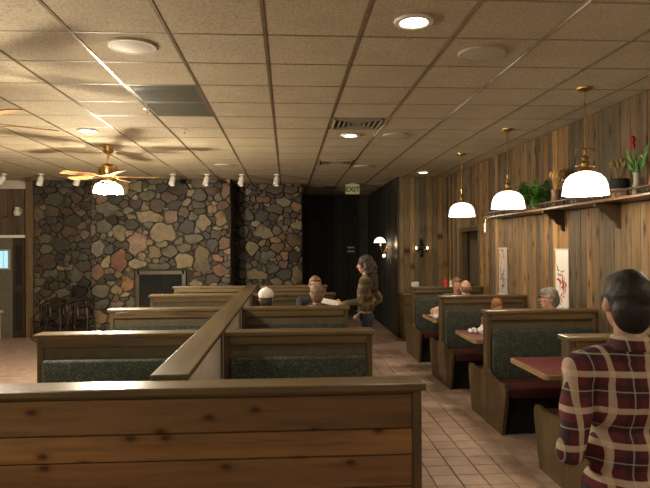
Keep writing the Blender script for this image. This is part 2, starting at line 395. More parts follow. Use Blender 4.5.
# ---------- field stone walls
SP = {'t': (.25, .20, .12), 'g': (.15, .135, .095), 'd': (.07, .06, .045), 'r': (.19, .095, .055), 'o': (.31, .165, .075), 'y': (.28, .205, .095), 'b': (.12, .08, .048), 'p': (.25, .165, .115), 'l': (.36, .30, .2)}
def stone_wall(parent, x0, x1, z0, z1, y, hand, seed, hole=None, size=.2, pal='ttggddbbryp', dim=1.0):
    rr = random.Random(seed); seeds = []
    for (px, py, hw, hh, rot, c) in hand:
        p = atY(px, py, y); k = y / 600.0
        seeds.append((p.x, p.z, hw * k, hh * k, math.radians(rot), c, True))
    for _ in range(6000):
        x = rr.uniform(x0, x1); z = rr.uniform(z0, z1)
        w = rr.choice((.07, .1, .13, .17, .22)) * rr.uniform(.85, 1.15); h = w * rr.uniform(.5, 1.0)
        if rr.random() < .2: w, h = h, w
        if all(math.hypot((x - s[0]) / (w + s[2]), (z - s[1]) / (h + s[3])) > .74 for s in seeds):
            seeds.append((x, z, w, h, rr.uniform(-.4, .4), rr.choice(pal), False))
    # which stone owns each 1 cm cell (irregular, packed outlines)
    st = .01; nx = int((x1 - x0) / st) + 1; nz = int((z1 - z0) / st) + 1
    gx, gz = np.meshgrid(x0 + np.arange(nx) * st, z0 + np.arange(nz) * st, indexing='ij')
    wx = gx + .022 * np.sin(gz * 23 + seed) * np.sin(gx * 11) + .012 * np.sin(gz * 51 + gx * 37); wz = gz + .022 * np.sin(gx * 19 + seed * 2) * np.cos(gz * 13) + .012 * np.sin(gx * 47 - gz * 31)
    best = np.full(gx.shape, 1e9); own = np.full(gx.shape, -1)
    for i, q in enumerate(seeds):
        i0 = max(0, int((q[0] - .6 - x0) / st)); i1 = int((q[0] + .6 - x0) / st); k0 = max(0, int((q[1] - .6 - z0) / st)); k1 = int((q[1] + .6 - z0) / st)
        sl = (slice(i0, i1), slice(k0, k1)); dx = wx[sl] - q[0]; dz = wz[sl] - q[1]; ca = math.cos(q[4]); sa = math.sin(q[4])
        u = abs(dx * ca + dz * sa) / q[2]; v = abs(-dx * sa + dz * ca) / q[3]; d = (u ** 2.6 + v ** 2.6) ** (1 / 1.3)
        m_ = d < best[sl]; best[sl] = np.where(m_, d, best[sl]); own[sl] = np.where(m_, i, own[sl])
    if hole: own[(gx > hole[0]) & (gx < hole[1]) & (gz > hole[2]) & (gz < hole[3])] = -1
    def label(x, z):
        a = int(round((x - x0) / st)); b = int(round((z - z0) / st))
        return own[a, b] if 0 <= a < nx and 0 <= b < nz else -1
    for i, s in enumerate(seeds):
        if label(s[0], s[1]) != i: continue
        NA = 18; pr = []; dirs = []
        mx = 1.9 * max(s[2], s[3])
        for k in range(NA):
            a = 2 * math.pi * k / NA; r = .02; dx = math.cos(a); dz = math.sin(a)
            while r < mx and label(s[0] + dx * r, s[1] + dz * r) == i: r += .008
            ca = math.cos(s[4] - a); sa = math.sin(s[4] - a)
            re = 1.55 / math.sqrt((ca / s[2]) ** 2 + (sa / s[3]) ** 2)
            pr.append(min(r, re)); dirs.append((dx, dz))
        pr = [(pr[k - 1] + 10 * pr[k] + pr[(k + 1) % NA]) / 12 - .006 for k in range(NA)]
        if min(pr) < .01 or max(pr) < .03: continue
        dep = rr.uniform(.03, .075); bm = NB(); tx = rr.uniform(-.12, .12); tz = rr.uniform(-.12, .12)
        A = [bm.verts.new((d[0] * p, .0, d[1] * p)) for p, d in zip(pr, dirs)]
        B = [bm.verts.new((d[0] * p * .9, -dep + tx * d[0] * p + tz * d[1] * p, d[1] * p * .9)) for p, d in zip(pr, dirs)]
        c = bm.verts.new((0, -dep * 1.08, 0))
        for k in range(NA):
            k2 = (k + 1) % NA
            bm.faces.new((A[k], B[k], B[k2], A[k2])); bm.faces.new((B[k], c, B[k2]))
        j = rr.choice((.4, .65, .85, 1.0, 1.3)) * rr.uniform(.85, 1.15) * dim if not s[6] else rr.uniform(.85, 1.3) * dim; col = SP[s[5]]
        me = mesh_of(bm, 'stone', True, M['stone'], 50)
        if me.polygons[1].normal.y > 0: me.flip_normals()
        link('stone', me, None, parent, (s[0], y, s[1]), color=(col[0] * j, col[1] * j, col[2] * j))
XS0, XS1 = atY(92, 250, YB).x, atY(231, 250, YB).x
FX0, FX1, FZ1 = atY(138, 280, YB).x, atY(185, 280, YB).x, atY(160, 272, YB).z
FZ0 = .35
handL = [(150, 217, 14, 6, 0, 't'), (172, 217, 8, 7, 10, 'p'), (163, 233, 16, 11, -8, 't'), (184, 212, 6, 6, 0, 'b'), (193, 216, 5, 5, 0, 'g'), (187, 227, 9, 7, 0, 'd'),
 (204, 223, 7, 9, 0, 't'), (221, 220, 6, 9, 20, 'y'), (213, 209, 5, 5, 0, 'y'), (213, 191, 8, 5, 0, 'b'), (226, 190, 4, 9, 0, 'r'), (200, 195, 7, 6, 0, 'd'), (218, 228, 7, 2, 0, 'l'),
 (225, 244, 5, 8, 0, 'r'), (212, 245, 5, 7, 0, 'd'), (202, 259, 8, 15, 0, 't'), (185, 261, 11, 8, 15, 't'), (184, 248, 10, 4, 0, 'g'), (195, 239, 13, 4.5, 0, 'g'), (170, 251, 9, 6, 0, 'g'),
 (138, 243, 10, 13, 0, 'p'), (218, 258, 5, 4, 0, 'o'), (221, 270, 9, 7, 0, 'r'), (131, 224, 8, 5, 0, 'd'), (120, 260, 8, 13, 0, 'r'), (107, 262, 4, 6, 0, 't'), (129, 284, 8, 8, 30, 'o'),
 (97, 273, 5, 8, 0, 'r'), (99, 249, 6, 9, 0, 'g'), (101, 291, 8, 7, 0, 'g'), (101, 304, 8, 5, 0, 'd'), (101, 317, 9, 6, 0, 'y'), (118, 304, 7, 4, 0, 'p'), (138, 264, 9, 5, 0, 't'), (160, 267, 17, 4, 0, 'g'),
 (196, 284, 9, 4, 0, 'y'), (120, 232, 7, 8, 0, 't'), (104, 226, 8, 8, 0, 'g'), (198, 205, 8, 4, 0, 'd'), (148, 196, 9, 5, 0, 'g'), (170, 198, 10, 5, 0, 'b'), (155, 253, 7, 7, 0, 't')]
handR = [(263, 200, 9, 3.5, 0, 'r'), (283, 202, 8, 5, -8, 't'), (275, 209, 12, 4, -12, 'b'), (296, 208, 4, 6, 0, 'o'), (263, 232, 12, 6, 6, 't'), (251, 248, 7, 8, -20, 'y'), (263, 243, 4.5, 3.5, 0, 'y'),
 (276, 240, 7, 3, 5, 'y'), (285, 256, 4.5, 7, 0, 'o'), (257, 275, 13, 5.5, -10, 'y'), (296, 275, 5.5, 11, -10, 't'), (276, 281, 7, 4, 0, 't'), (280, 219, 3.5, 3, 0, 't'), (294, 240, 8, 8, 0, 'b'),
 (273, 268, 9, 6, 0, 'd'), (290, 190, 9, 4, 0, 'b'), (247, 215, 8, 6, 0, 'b'), (262, 217, 9, 5, 0, 'd'), (243, 232, 7, 5, 0, 'd'), (268, 255, 8, 5, 30, 'g'), (245, 265, 7, 5, 0, 'd')]
bm = NB(); box(bm, (XS0, YB, 0), (XS1, YB + .9, CEIL)); wc = struct('wall_chimney', bm, M['mortar'])
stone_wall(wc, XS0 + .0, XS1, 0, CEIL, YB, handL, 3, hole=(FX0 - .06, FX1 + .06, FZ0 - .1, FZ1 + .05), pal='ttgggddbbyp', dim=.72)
XL0 = atY(33, 250, 12.35).x
bm = NB(); box(bm, (XL0, 12.35, 0), (XS0 + .02, 13, CEIL)); wl = struct('wall_back_left', bm, M['mortar'])
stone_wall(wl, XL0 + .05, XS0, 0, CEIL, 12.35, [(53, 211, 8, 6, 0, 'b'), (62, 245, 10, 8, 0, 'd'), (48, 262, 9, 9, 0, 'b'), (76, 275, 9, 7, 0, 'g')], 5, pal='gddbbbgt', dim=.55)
XK0, XK1 = atY(233, 250, 12.9).x, atY(302, 250, 12.9).x
bm = NB(); box(bm, (XK0 - .2, 12.9, 0), (XK1, 13.5, CEIL)); wk = struct('wall_back_right', bm, M['mortar'])
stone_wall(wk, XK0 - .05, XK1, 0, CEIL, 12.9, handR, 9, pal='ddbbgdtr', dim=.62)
# fireplace insert
t = thing('fireplace', 'dark glass fronted fireplace insert set in the stone chimney', 'fireplace', ((FX0 + FX1) / 2, YB, FZ0))
hw = (FX1 - FX0) / 2; hz = FZ1 - FZ0
bm = NB()
for lo, hi in (((-hw - .03, -.09, -.05), (-hw + .05, .0, hz + .03)), ((hw - .05, -.09, -.05), (hw + .03, .0, hz + .03)), ((-hw, -.09, hz - .05), (hw, .0, hz + .03)), ((-hw, -.09, -.05), (hw, 0, .04))): box(bm, lo, hi, .006)
obj('surround', bm, simple('tarnished_metal', (.10, .085, .06), .4, .6), t)
for s in (-1, 1):
    bm = NB(); box(bm, (min(0.005 * s, s * (hw - .05)), -.05, .04), (max(.005 * s, s * (hw - .05)), -.03, hz - .05), .003); g = obj('glass_door', bm, M['glassdark'], t)
    bm = NB(); tube(bm, [(s * .03, -.075, hz * .4), (s * .03, -.075, hz * .6)], .008, 8); obj('door_handle', bm, M['brass'], g)
bm = NB(); box(bm, (-hw, -.02, 0), (hw, 0, hz)); obj('firebox', bm, M['black'], t)

# ---------- far left wall with shelf and service door
YL = 12.4; XW = -7.2
bm = NB(); box(bm, (XW, YL, 0), (XL0 - .02, YL + .2, CEIL)); wfl = struct('wall_left_end', bm, M['black'])
plank_run(wfl, 'X', XW + .05, XL0 - .1, YL, -1, 2.06, CEIL - .16, [(.15, .10, .06), (.12, .085, .055), (.17, .12, .075)], .12, .2)
bm = NB(); box(bm, (XW, YL - .12, CEIL - .17), (XL0 - .1, YL, CEIL - .002)); struct('trim_3', bm, M['cream'])
bm = NB(); box(bm, (XL0 - .12, YL - .12, 0), (XL0 + .02, YL + .1, CEIL), .006); struct('trim_4', bm, wood('post_wood', (.17, .115, .06), 'Z', .5))
bm = NB(); box(bm, (XW, YL - .07, 1.99), (XL0 - .13, YL, 2.05), .006); struct('trim_5', bm, M['white'])
dx0 = atY(-16, 250, YL).x; dx1 = atY(14, 250, YL).x; dx2 = atY(28, 250, YL).x
bm = NB(); box(bm, (dx0, YL - .05, 0), (dx1, YL - .003, 1.98), .004); dd = struct('door_2', bm, simple('grey_door', (.13, .125, .09), .5))
a = atY(-12, 249, YL); c = atY(12, 270, YL)
bm = NB(); box(bm, (a.x, YL - .075, c.z), (c.x, YL - .048, a.z), .02, 2); obj('window_frame', bm, simple('pale_frame', (.3, .3, .27), .5), dd)
for k in range(4):
    w = (c.x - a.x - .08) / 4; bm = NB(); box(bm, (a.x + .04 + k * w + .006, YL - .082, c.z + .04), (a.x + .04 + (k + 1) * w - .006, YL - .07, a.z - .04), .004); obj('pane', bm, M['window_lit'], dd)
bm = NB(); box(bm, (dx1 + .02, YL - .09, 0), (dx2 - .03, YL - .045, 1.97), .004); d3 = struct('door_3', bm, M['dark_wood'])
for z0, z1 in ((.15, .9), (1.05, 1.85)):
    bm = NB(); box(bm, (dx1 + .07, YL - .1, z0), (dx2 - .08, YL - .088, z1), .004); obj('door_panel', bm, M['black'], d3)
t = thing('wall_shelf', 'narrow wooden shelf high on the wall above the left service door', 'shelf', (-5.9, YL - .02, 2.40))
bm = NB(); box(bm, (-1.2, -.2, 0), (.35, 0, .03), .004); obj('shelf_board', bm, M['shelf_wood'], t)
for x in (-.8, .15):
    bm = NB(); prism(bm, [(0, 0), (-.16, 0), (0, -.16)], 'X', x, x + .025); obj('bracket', bm, M['shelf_wood'], t)
sx = atY(17.5, 211, YL - .1).x
t = thing('ceramic_jug', 'small pale ceramic jug on the shelf above the service door', 'jug', (sx, YL - .12, 2.43))
bm = NB(); lathe(bm, [(0, 0), (.05, 0), (.07, .03), (.065, .09), (.04, .13), (.055, .17), (.045, .165), (.0, .1)]); obj('body', bm, M['offwhite'], t, True)
bm = NB(); tube(bm, [(.055, 0, .05), (.1, 0, .07), (.1, 0, .11), (.05, 0, .14)], .008, 8); obj('handle', bm, M['offwhite'], t, True)
# left side wall, wall behind the viewer
bm = NB(); box(bm, (XW - .2, -4.5, 0), (XW, YL + .2, CEIL)); wls = struct('wall_left', bm, M['black'])
plank_run(wls, 'Y', -4.4, YL, XW, 1, 0, CEIL - .002, PAL_R, .2, .3)
bm = NB(); box(bm, (XW, -4.7, 0), (XR + .3, -4.5, CEIL)); struct('wall_front', bm, simple('tan_wall', (.3, .24, .16), .7))

# ------------------------------------------------------------------ BOOTHS
TOP = 1.13
def backrest_bm(x0, x1, yf, dirn, z0, z1, th=.055):
    """upholstered pad; yf = face it is fixed to; dirn = -1 toward the viewer"""
    bm = NB(); y1 = yf + dirn * th
    box(bm, (x0, min(yf, y1), z0), (x1, max(yf, y1), z1), .022, 3); return bm
def bench_end(bm, xa, xb, y, dirn, D=.5):
    P = [(0, .0), (D - .10, 0), (D - .07, .12), (D - .03, .26), (D, .38), (D + .005, .44), (D - .02, .49), (D - .08, .50), (D - .2, .475), (D - .32, .49), (.06, .50), (0, .54)]
    prism(bm, [(y + dirn * u, v) for u, v in P], 'X', xa, xb)
def booth(name, label, cat, x0, x1, y, th, near=True, far=True, aisle=1, group=None, planks=False):
    """double-sided booth bench. Its partition runs in x from x0 to x1, near face at y. aisle = +1/-1: which x end is the free end"""
    xm = (x0 + x1) / 2; t = thing(name, label, cat, (xm, y + th / 2, 0), 0, group)
    a, b = x0 - xm, x1 - xm; f, k = -th / 2, th / 2
    ov = .02
    xa, xb = (a, b + ov) if aisle == 1 else (a - ov, b)
    bm = NB(); box(bm, (xa, f - ov, TOP - .035), (xb, k + ov, TOP), .007, 2); obj('cap', bm, M['oakX'], t)
    bm = NB(); box(bm, (a, f + .02, 0), (b, k - .02, TOP - .035)); obj('panel', bm, M['panel'], t)
    # stiles at both ends
    for xx in ((a, a + .045), (b - .045, b)):
        bm = NB(); box(bm, (xx[0], f, 0), (xx[1], k, TOP - .035), .004); obj('stile', bm, M['oakZ'], t)
    for dirn, on, ff in ((-1, near, f), (1, far, k)):
        if not on: continue
        lo, hi = (ff + (.0 if dirn == 1 else -.012)), (ff + (.012 if dirn == 1 else 0))
        bm = NB(); box(bm, (a + .045, min(ff - dirn * .02, ff + dirn * .008), TOP - .10), (b - .045, max(ff - dirn * .02, ff + dirn * .008), TOP - .036), .006, 2); obj('rail', bm, M['oakX'], t)
        bm = backrest_bm(a + .05, b - .05, ff - dirn * .02, dirn, .44, TOP - .19, .065); obj('backrest', bm, M['fabric'], t, True)
        s0 = ff + dirn * .045; s1 = ff + dirn * .49
        bm = NB(); box(bm, (a + .05, min(s0, s1), .36), (b - .05, max(s0, s1), .46), .03, 3); obj('seat', bm, M['vinyl'], t, True)
        s1 = ff + dirn * .36
        bm = NB(); box(bm, (a + .05, min(ff, s1), 0), (b - .05, max(ff, s1), .36)); obj('seat_base', bm, M['black'], t)
        bm = NB()
        if aisle == 1: bench_end(bm, b - .035, b - .002, ff, dirn)
        else: bench_end(bm, a + .002, a + .035, ff, dirn)
        obj('bench_end', bm, M['oakZ'], t)
    if planks:
        bm = NB(); box(bm, (a + .046, f + .002, TOP - .05), (b - .046, f + .019, TOP - .036), .003); obj('rail', bm, M['oakX'], t)
        z = TOP - .052; ws = [.165, .125, .15, .14, .15, .16, .17]
        cols = [(.17, .095, .042), (.27, .145, .055), (.23, .12, .048), (.25, .13, .05), (.22, .115, .045), (.24, .12, .045), (.24, .12, .045)]
        for w, c in zip(ws, cols):
            w = min(w, z)
            if w < .02: break
            bm = NB(); box(bm, (a + .046, f - .0, -w / 2 + .0025), (b - .046, f + .022, w / 2 - .0025), .004); obj('plank', bm, M['pine'], t, loc=(0, 0, z - w / 2), color=c); z -= w
    return t
ROWS = [(4.65, 'second'), (6.5, 'third'), (8.4, 'fourth'), (10.15, 'last')]
ordn = {4.65: 'nearest padded booth bench, right of the sloping cream divider', 6.5: 'padded booth bench right of the divider, in front of the two seated heads',
        8.4: 'padded booth bench right of the divider, directly behind the man in glasses', 10.15: 'farthest booth bench right of the divider, before the dark hall'}
ordl = {4.65: 'nearest padded booth bench left of the divider, green patterned back in full view', 6.5: 'second padded booth bench left of the divider, with shining cap end',
        8.4: 'third padded booth bench left of the divider, overlapping the fireplace corner', 10.15: 'farthest booth bench left of the divider, closest to the stone chimney'}
DX0, DX1 = -.685, -.49
booth('booth_bench', 'wide knotty pine plank back of the booth nearest the viewer', 'booth', -1.92, .637, 2.83, .14, near=False, far=True, aisle=1, planks=True)
for y, w in ROWS:
    booth('booth_bench', ordn[y], 'booth', DX1 + .0, .66, y, .14, aisle=1, group='centre booths right of the divider')
    booth('booth_bench', ordl[y], 'booth', -1.885, DX0 + .0, y, .14, aisle=-1, group='centre booths left of the divider')
t = thing('booth_divider', 'long low divider wall with oak cap and cream side running between centre booths', 'divider', ((DX0 + DX1) / 2, 3.03, 0))
bm = NB(); box(bm, (-.095, 0, TOP - .012), (.095, 7.27, TOP + .018), .006, 2); obj('cap', bm, M['oakY'], t)
bm = NB(); box(bm, (-.075, 0.01, 0), (.075, 7.24, TOP - .012)); obj('divider_wall', bm, M['cream'], t)
RR = [(2.4, 'booth bench along the right wall hidden behind the man in the plaid shirt'), (4.16, 'booth bench beside the plaid shirted man, its square cap corner over the table'), (5.92, 'largest booth bench on the right wall, behind the clear burgundy table'),
      (7.73, 'booth bench on the right wall with bald head above it, behind the napkin table'), (9.47, 'farthest booth bench on the right wall, nearest the hostess cabinet')]
for y, lb in RR:
    if y < 3: continue
    booth('booth_bench', lb, 'booth', 2.0, XR - .03, y, .12, aisle=-1, group='booths along the right wall')
def booth_table(x0, x1, y0, y1, label, group):
    t = thing('booth_table', label, 'table', ((x0 + x1) / 2, (y0 + y1) / 2, 0), 0, group); a = (x1 - x0) / 2; b = (y1 - y0) / 2
    def outline(a, b, r):
        o = []
        for cx, cy, s in ((a - r, b - r, 0), (-a + r, b - r, 90), (-a + r, -b + r, 180), (a - r, -b + r, 270)):
            for k in range(5):
                an = math.radians(s + k * 22.5); o.append((cx + r * math.cos(an), cy + r * math.sin(an)))
        return o
    bm = NB(); prism(bm, outline(a, b, .04), 'Z', .71, .748); obj('edge_band', bm, M['tan_wood'], t)
    bm = NB(); prism(bm, outline(a - .022, b - .022, .03), 'Z', .748, .751); obj('tabletop', bm, M['burgundy'], t)
    bm = NB(); tube(bm, [(0, 0, .03), (0, 0, .71)], .04, 14); obj('pedestal', bm, M['iron'], t, True)
    for an in (45, -45):
        bm = NB(); box(bm, (-.3, -.035, 0), (.3, .035, .035), .01); o = obj('foot', bm, M['iron'], t); o.rotation_euler = (0, 0, math.radians(an))
    return t
booth_table(2.04, XR - .03, 4.64, 5.42, 'burgundy topped booth table in clear view behind the plaid shirted man', 'tables along the right wall')
booth_table(2.04, XR - .03, 6.45, 7.24, 'burgundy topped booth table with crumpled white napkin by the right wall', 'tables along the right wall')
booth_table(2.04, XR - .03, 8.25, 9.0, 'far booth table in front of the bald diner, holding a plate', 'tables along the right wall')
mids = [(3.0, 4.65, 'just behind the pine plank partition'), (4.79, 6.5, 'behind the nearest padded bench'), (6.64, 8.4, 'where the white capped man sits'), (8.54, 10.15, 'behind the man in glasses')]
for a, b, w in mids:
    bl = w
    booth_table(DX1 + .02, .6, (a + b) / 2 - .3, (a + b) / 2 + .3, 'burgundy booth table right of the divider ' + w, 'centre booth tables')
    booth_table(-1.8, DX0 - .02, (a + b) / 2 - .3, (a + b) / 2 + .3, 'burgundy booth table left of the divider, level with ' + {'just': 'the plank partition', 'behi': 'the nearest padded bench', 'wher': 'the white capped man'}.get(w[:4], '') if 'glasses' not in w else 'burgundy booth table left of the divider, closest to the fireplace', 'centre booth tables')
# table litter
def crumple(name, label, cat, loc, r, mat, seed, group=None):
    bm = NB(); ell(bm, (0, 0, r * .55), (r, r * .8, r * .6), sub=3)
    for v in bm.verts: v.co += v.normal * r * .55 * noise.noise(v.co * (2.3 / r) + Vector((seed, 0, 0)))
    for v in bm.verts: v.co.z = max(v.co.z, 0)
    o = obj(name, bm, mat, None, False, loc); tagp(o, label=label, category=cat, group=group); return o
p = atX(476, 331, 2.3)
crumple('paper_napkin', 'crumpled white paper napkin near the front edge of middle booth table', 'napkin', (2.30, 6.85, .751), .075, M['paper'], 3)
crumple('paper_napkin', 'smaller crumpled white napkin lying just left of the larger one', 'napkin', (2.19, 6.97, .751), .05, M['paper'], 8)
t = thing('dinner_plate', 'white dinner plate on the far booth table', 'plate', (2.18, 8.62, .751))
bm = NB(); lathe(bm, [(0, 0), (.07, 0), (.13, .018), (.135, .022), (.13, .024), (.07, .008), (0, .007)], seg=28); obj('dish', bm, M['white'], t, True)
crumple('paper_napkin', 'pinkish crumpled napkin heaped on the far white plate', 'napkin', (2.18, 8.62, .766), .1, simple('pink_paper', (.72, .42, .36), .7), 5)
crumple('paper_napkin', 'white crumpled napkin by the far plate, at the table corner', 'napkin', (2.12, 8.42, .751), .06, M['paper'], 12)
# bottles on the far right cap
def lathed(name, label, cat, loc, prof, mat, cap=None, group=None):
    t = thing(name, label, cat, loc, 0, group); bm = NB(); lathe(bm, prof, seg=16); obj('body', bm, mat, t, True)
    if cap:
        bm = NB(); lathe(bm, cap[0], seg=14); obj('cap', bm, cap[1], t, True)
    return t
redp = simple('red_plastic', (.5, .03, .02), .35)
lathed('sauce_bottle', 'red squeeze bottle on top of the farthest right wall bench', 'bottle', (2.55, 9.51, TOP), [(0, 0), (.034, 0), (.036, .08), (.018, .1), (0, .1)], redp, ([(0, .1), (.014, .1), (.005, .13), (0, .13)], redp))
lathed('salt_jar', 'white jar next to the red squeeze bottle', 'jar', (2.635, 9.51, TOP), [(0, 0), (.035, 0), (.035, .07), (.028, .09), (0, .09)], M['offwhite'], ([(0, .09), (.028, .09), (.024, .105), (0, .108)], M['brass']))

# hostess cabinet with menus
t = thing('hostess_cabinet', 'brown wooden cabinet against the right end wall by the hall corner', 'cabinet', (2.33, 11.3, 0))
bm = NB(); box(bm, (-.15, -.2, .06), (.17, .22, .86)); box(bm, (-.13, -.17, 0), (.15, .2, .06)); obj('body', bm, M['oakZ'], t)
bm = NB(); box(bm, (-.17, -.23, .86), (.19, .25, .89), .006); obj('top', bm, M['oakX'], t)
bm = NB(); box(bm, (-.13, -.218, .1), (.15, -.2, .66), .005); dr = obj('door', bm, M['oakZ'], t); bm = NB(); ell(bm, (.11, -.235, .42), .016); obj('knob', bm, M['brass'], dr, True)
bm = NB(); box(bm, (-.13, -.218, .69), (.15, -.2, .83), .005); dr = obj('drawer', bm, M['oakX'], t); bm = NB(); ell(bm, (.01, -.235, .76), .016); obj('knob', bm, M['brass'], dr, True)
t = thing('napkin_dispenser', 'white upright napkin dispenser on the brown cabinet', 'dispenser', (2.41, 11.2, .89))
bm = NB(); box(bm, (-.07, -.05, 0), (.07, .05, .22), .015, 2); obj('case', bm, M['white'], t)
bm = NB(); box(bm, (-.045, -.056, .04), (.045, -.048, .18), .003); obj('face_plate', bm, M['paper'], t)

# ------------------------------------------------------------------ RIGHT WALL: shelf, decor, posters
SZ = 2.205; SX0 = 2.88
t = thing('plate_shelf', 'long wooden gallery rail shelf high along the right plank wall', 'shelf', (XR - .02, 5.78, SZ))
bm = NB(); box(bm, (SX0 - XR + .02, -3.4, -.028), (0, 2.88, 0), .005); obj('shelf_board', bm, M['shelf_wood'], t)
bm = NB(); box(bm, (SX0 - XR + .028, -3.4, .044), (SX0 - XR + .05, 2.88, .062), .004); obj('rail', bm, M['shelf_wood'], t)
bs = NB(); lathe(bs, [(.004, 0), (.008, .01), (.005, .02), (.009, .03), (.004, .046)], seg=6); sme = mesh_of(bs, 'spindle', True, M['shelf_wood'])
for k in range(79):
    link('spindle', sme, None, t, (SX0 - XR + .036, -3.35 + k * .079, 0))
for y in (3.3, 4.45, 5.62, 6.77):
    P = [(0, -.028), (-.25, -.028), (-.25, -.055), (-.2, -.07), (-.165, -.12), (-.12, -.13), (-.085, -.18), (-.04, -.2), (-.03, -.25), (0, -.27)]
    bm = NB(); prism(bm, P, 'Y', y - 5.9 - .02, y - 5.9 + .02); obj('bracket', bm, M['dark_wood'], t)
# ferns
def fern(label, y, seed):
    t = thing('potted_fern', label, 'plant', (3.02, y, SZ + .0005), 0, 'ferns on the shelf'); rr = random.Random(seed)
    bm = NB(); lathe(bm, [(0, 0), (.05, 0), (.07, .1), (.075, .11), (.065, .11), (.06, .09), (0, .09)], seg=16); obj('pot', bm, simple('fern_pot', (.2, .1, .05), .5), t, True)
    vs = []; fs = []
    for k in range(46):
        a = rr.uniform(0, 2 * math.pi); ln = rr.uniform(.28, .50); el = rr.uniform(.35, 1.35)
        d = Vector((math.cos(a) * .42, math.sin(a), 0)); p = Vector((0, 0, .1)); step = ln / 12; e = el
        for i in range(12):
            dirv = Vector((d.x * math.cos(e), d.y * math.cos(e), math.sin(e))).normalized(); q = p + dirv * step
            if q.x > .11: q.x = .11
            e -= rr.uniform(.05, .2); side = dirv.cross(Vector((0, 0, 1))); side = side.normalized() if side.length > .01 else Vector((1, 0, 0))
            lw = .045 * math.sin(math.pi * (i + 1.5) / 14)
            for s in (-1, 1):
                b0 = len(vs); tip = q + side * s * lw + Vector((0, 0, -.01)); tip.x = min(tip.x, .115)
                vs += [tuple(p), tuple(p + dirv * step * .9), tuple(tip)]; fs.append((b0, b0 + 1, b0 + 2))
            p = q
    me = bpy.data.meshes.new('fronds'); me.from_pydata(vs, [], fs); me.update(); me.materials.append(M['leaf']); o = link('fronds', me, None, t); o['kind'] = 'stuff'
fern('bushy green fern on the shelf, the one nearer the dried wheat', 7.1, 2); fern('bushy green fern on the shelf, half behind the middle pendant', 7.62, 4)
def stems(t, name, n, z0, h, spread, mat, seed, head=0, headmat=None, r=.003):
    rr = random.Random(seed)
    for k in range(n):
        a = rr.uniform(0, 6.28); s = rr.uniform(.2, 1) * spread; hh = h * rr.uniform(.8, 1.05)
        tip = Vector((math.cos(a) * s * .6, math.sin(a) * s, z0 + hh)); bm = NB()
        tube(bm, [(0, 0, z0 - .05), tip * .5 + Vector((0, 0, z0 * .5 - .0)), tip], [r, r, r * .6], 5)
        if head: ell(bm, tip, (head * .45, head * .45, head), sub=1)
        obj(name, bm, mat, t, True)
t = thing('wheat_vase', 'tan vase of golden dried wheat beside the ferns', 'vase', (3.02, 6.56, SZ + .0005))
bm = NB(); lathe(bm, [(0, 0), (.05, 0), (.058, .06), (.05, .14), (.055, .2), (.045, .2), (.04, .1), (0, .1)], seg=18); obj('vase', bm, simple('tan_vase', (.42, .22, .12), .4), t, True)
stems(t, 'wheat_stem', 34, .18, .21, .12, simple('straw', (.75, .48, .16), .7), 5, .035)
lathed('glass_bottle', 'slim dark bottle right of the wheat vase', 'bottle', (3.02, 6.38, SZ), [(0, 0), (.03, 0), (.032, .16), (.012, .22), (.012, .28), (0, .28)], M['glassdark'], ([(0, .28), (.014, .28), (.014, .3), (0, .3)], M['offwhite']))
lathed('candle_jar', 'short pale candle jar half hidden by the nearest pendant', 'candle', (3.02, 6.12, SZ), [(0, 0), (.035, 0), (.04, .04), (.03, .12), (.035, .14), (0, .14)], M['offwhite'], ([(0, .14), (.012, .14), (.01, .17), (0, .175)], M['white']))
t = thing('brush_crock', 'dark crock with a pale base holding dry brushy grass', 'crock', (3.02, 5.27, SZ + .0005))
bm = NB(); lathe(bm, [(0, 0), (.068, 0), (.075, .02), (.075, .085), (0, .085)], seg=20); obj('base', bm, simple('pale_clay', (.55, .36, .27), .5), t, True)
bm = NB(); lathe(bm, [(.0, .085), (.082, .085), (.085, .1), (.085, .165), (.075, .175), (.07, .165), (0, .15)], seg=20); obj('crock_body', bm, M['black'], t, True)
stems(t, 'grass_tuft', 40, .17, .16, .13, simple('dry_grass', (.28, .19, .09), .8), 9, .03)
t = thing('flower_vase', 'white vase of red flowers and leaves at the near end of the shelf', 'vase', (3.02, 5.0, SZ + .0005))
bm = NB(); lathe(bm, [(0, 0), (.03, 0), (.045, .05), (.028, .12), (.026, .18), (.036, .2), (.03, .2), (.02, .15), (0, .14)], seg=20); obj('vase', bm, M['offwhite'], t, True)
rr = random.Random(3)
for k, (dx, dy, z, kind) in enumerate([(0, .06, .50, 'f'), (-.02, .03, .44, 'f'), (.02, -.07, .33, 'w'), (0, -.16, .4, 'l'), (0, -.11, .3, 'l'), (-.02, .1, .38, 'l'), (.02, .0, .32, 'l'), (0, .14, .3, 'l'), (-.03, -.04, .26, 'l')]):
    bm = NB(); tube(bm, [(0, 0, .15), (dx * .4, dy * .4, .15 + (z - .15) * .6), (dx, dy, z)], .003, 5); st = obj('stem', bm, M['leaf'], t, True)
    bm = NB()
    if kind == 'f':
        for q in range(9):
            a = q * 2.4; ell(bm, (dx + .014 * math.cos(a), dy + .014 * math.sin(a), z + .003 * q - .01), (.014, .014, .02), sub=1)
        obj('bloom', bm, simple('red_petal', (.42, .03, .06), .5), st, True)
    elif kind == 'w':
        ell(bm, (dx, dy, z), (.022, .035, .016), (.4, 0, 0), 2); obj('bloom', bm, M['offwhite'], st, True)
    else:
        d = Vector((dx, dy, z - .15)).normalized(); u = d.cross(Vector((1, 0, 0))).normalized(); c0 = Vector((dx, dy, z))
        pts = [c0 - d * .12, c0 - d * .04 + u * .025, c0 + d * .05, c0 - d * .04 - u * .025]
        v = [bm.verts.new(p) for p in pts] + [bm.verts.new(c0 - d * .04 + Vector((.008, 0, 0)))]
        for i in range(4): bm.faces.new((v[i], v[(i + 1) % 4], v[4]))
        obj('leaf', bm, M['leaf'], st)
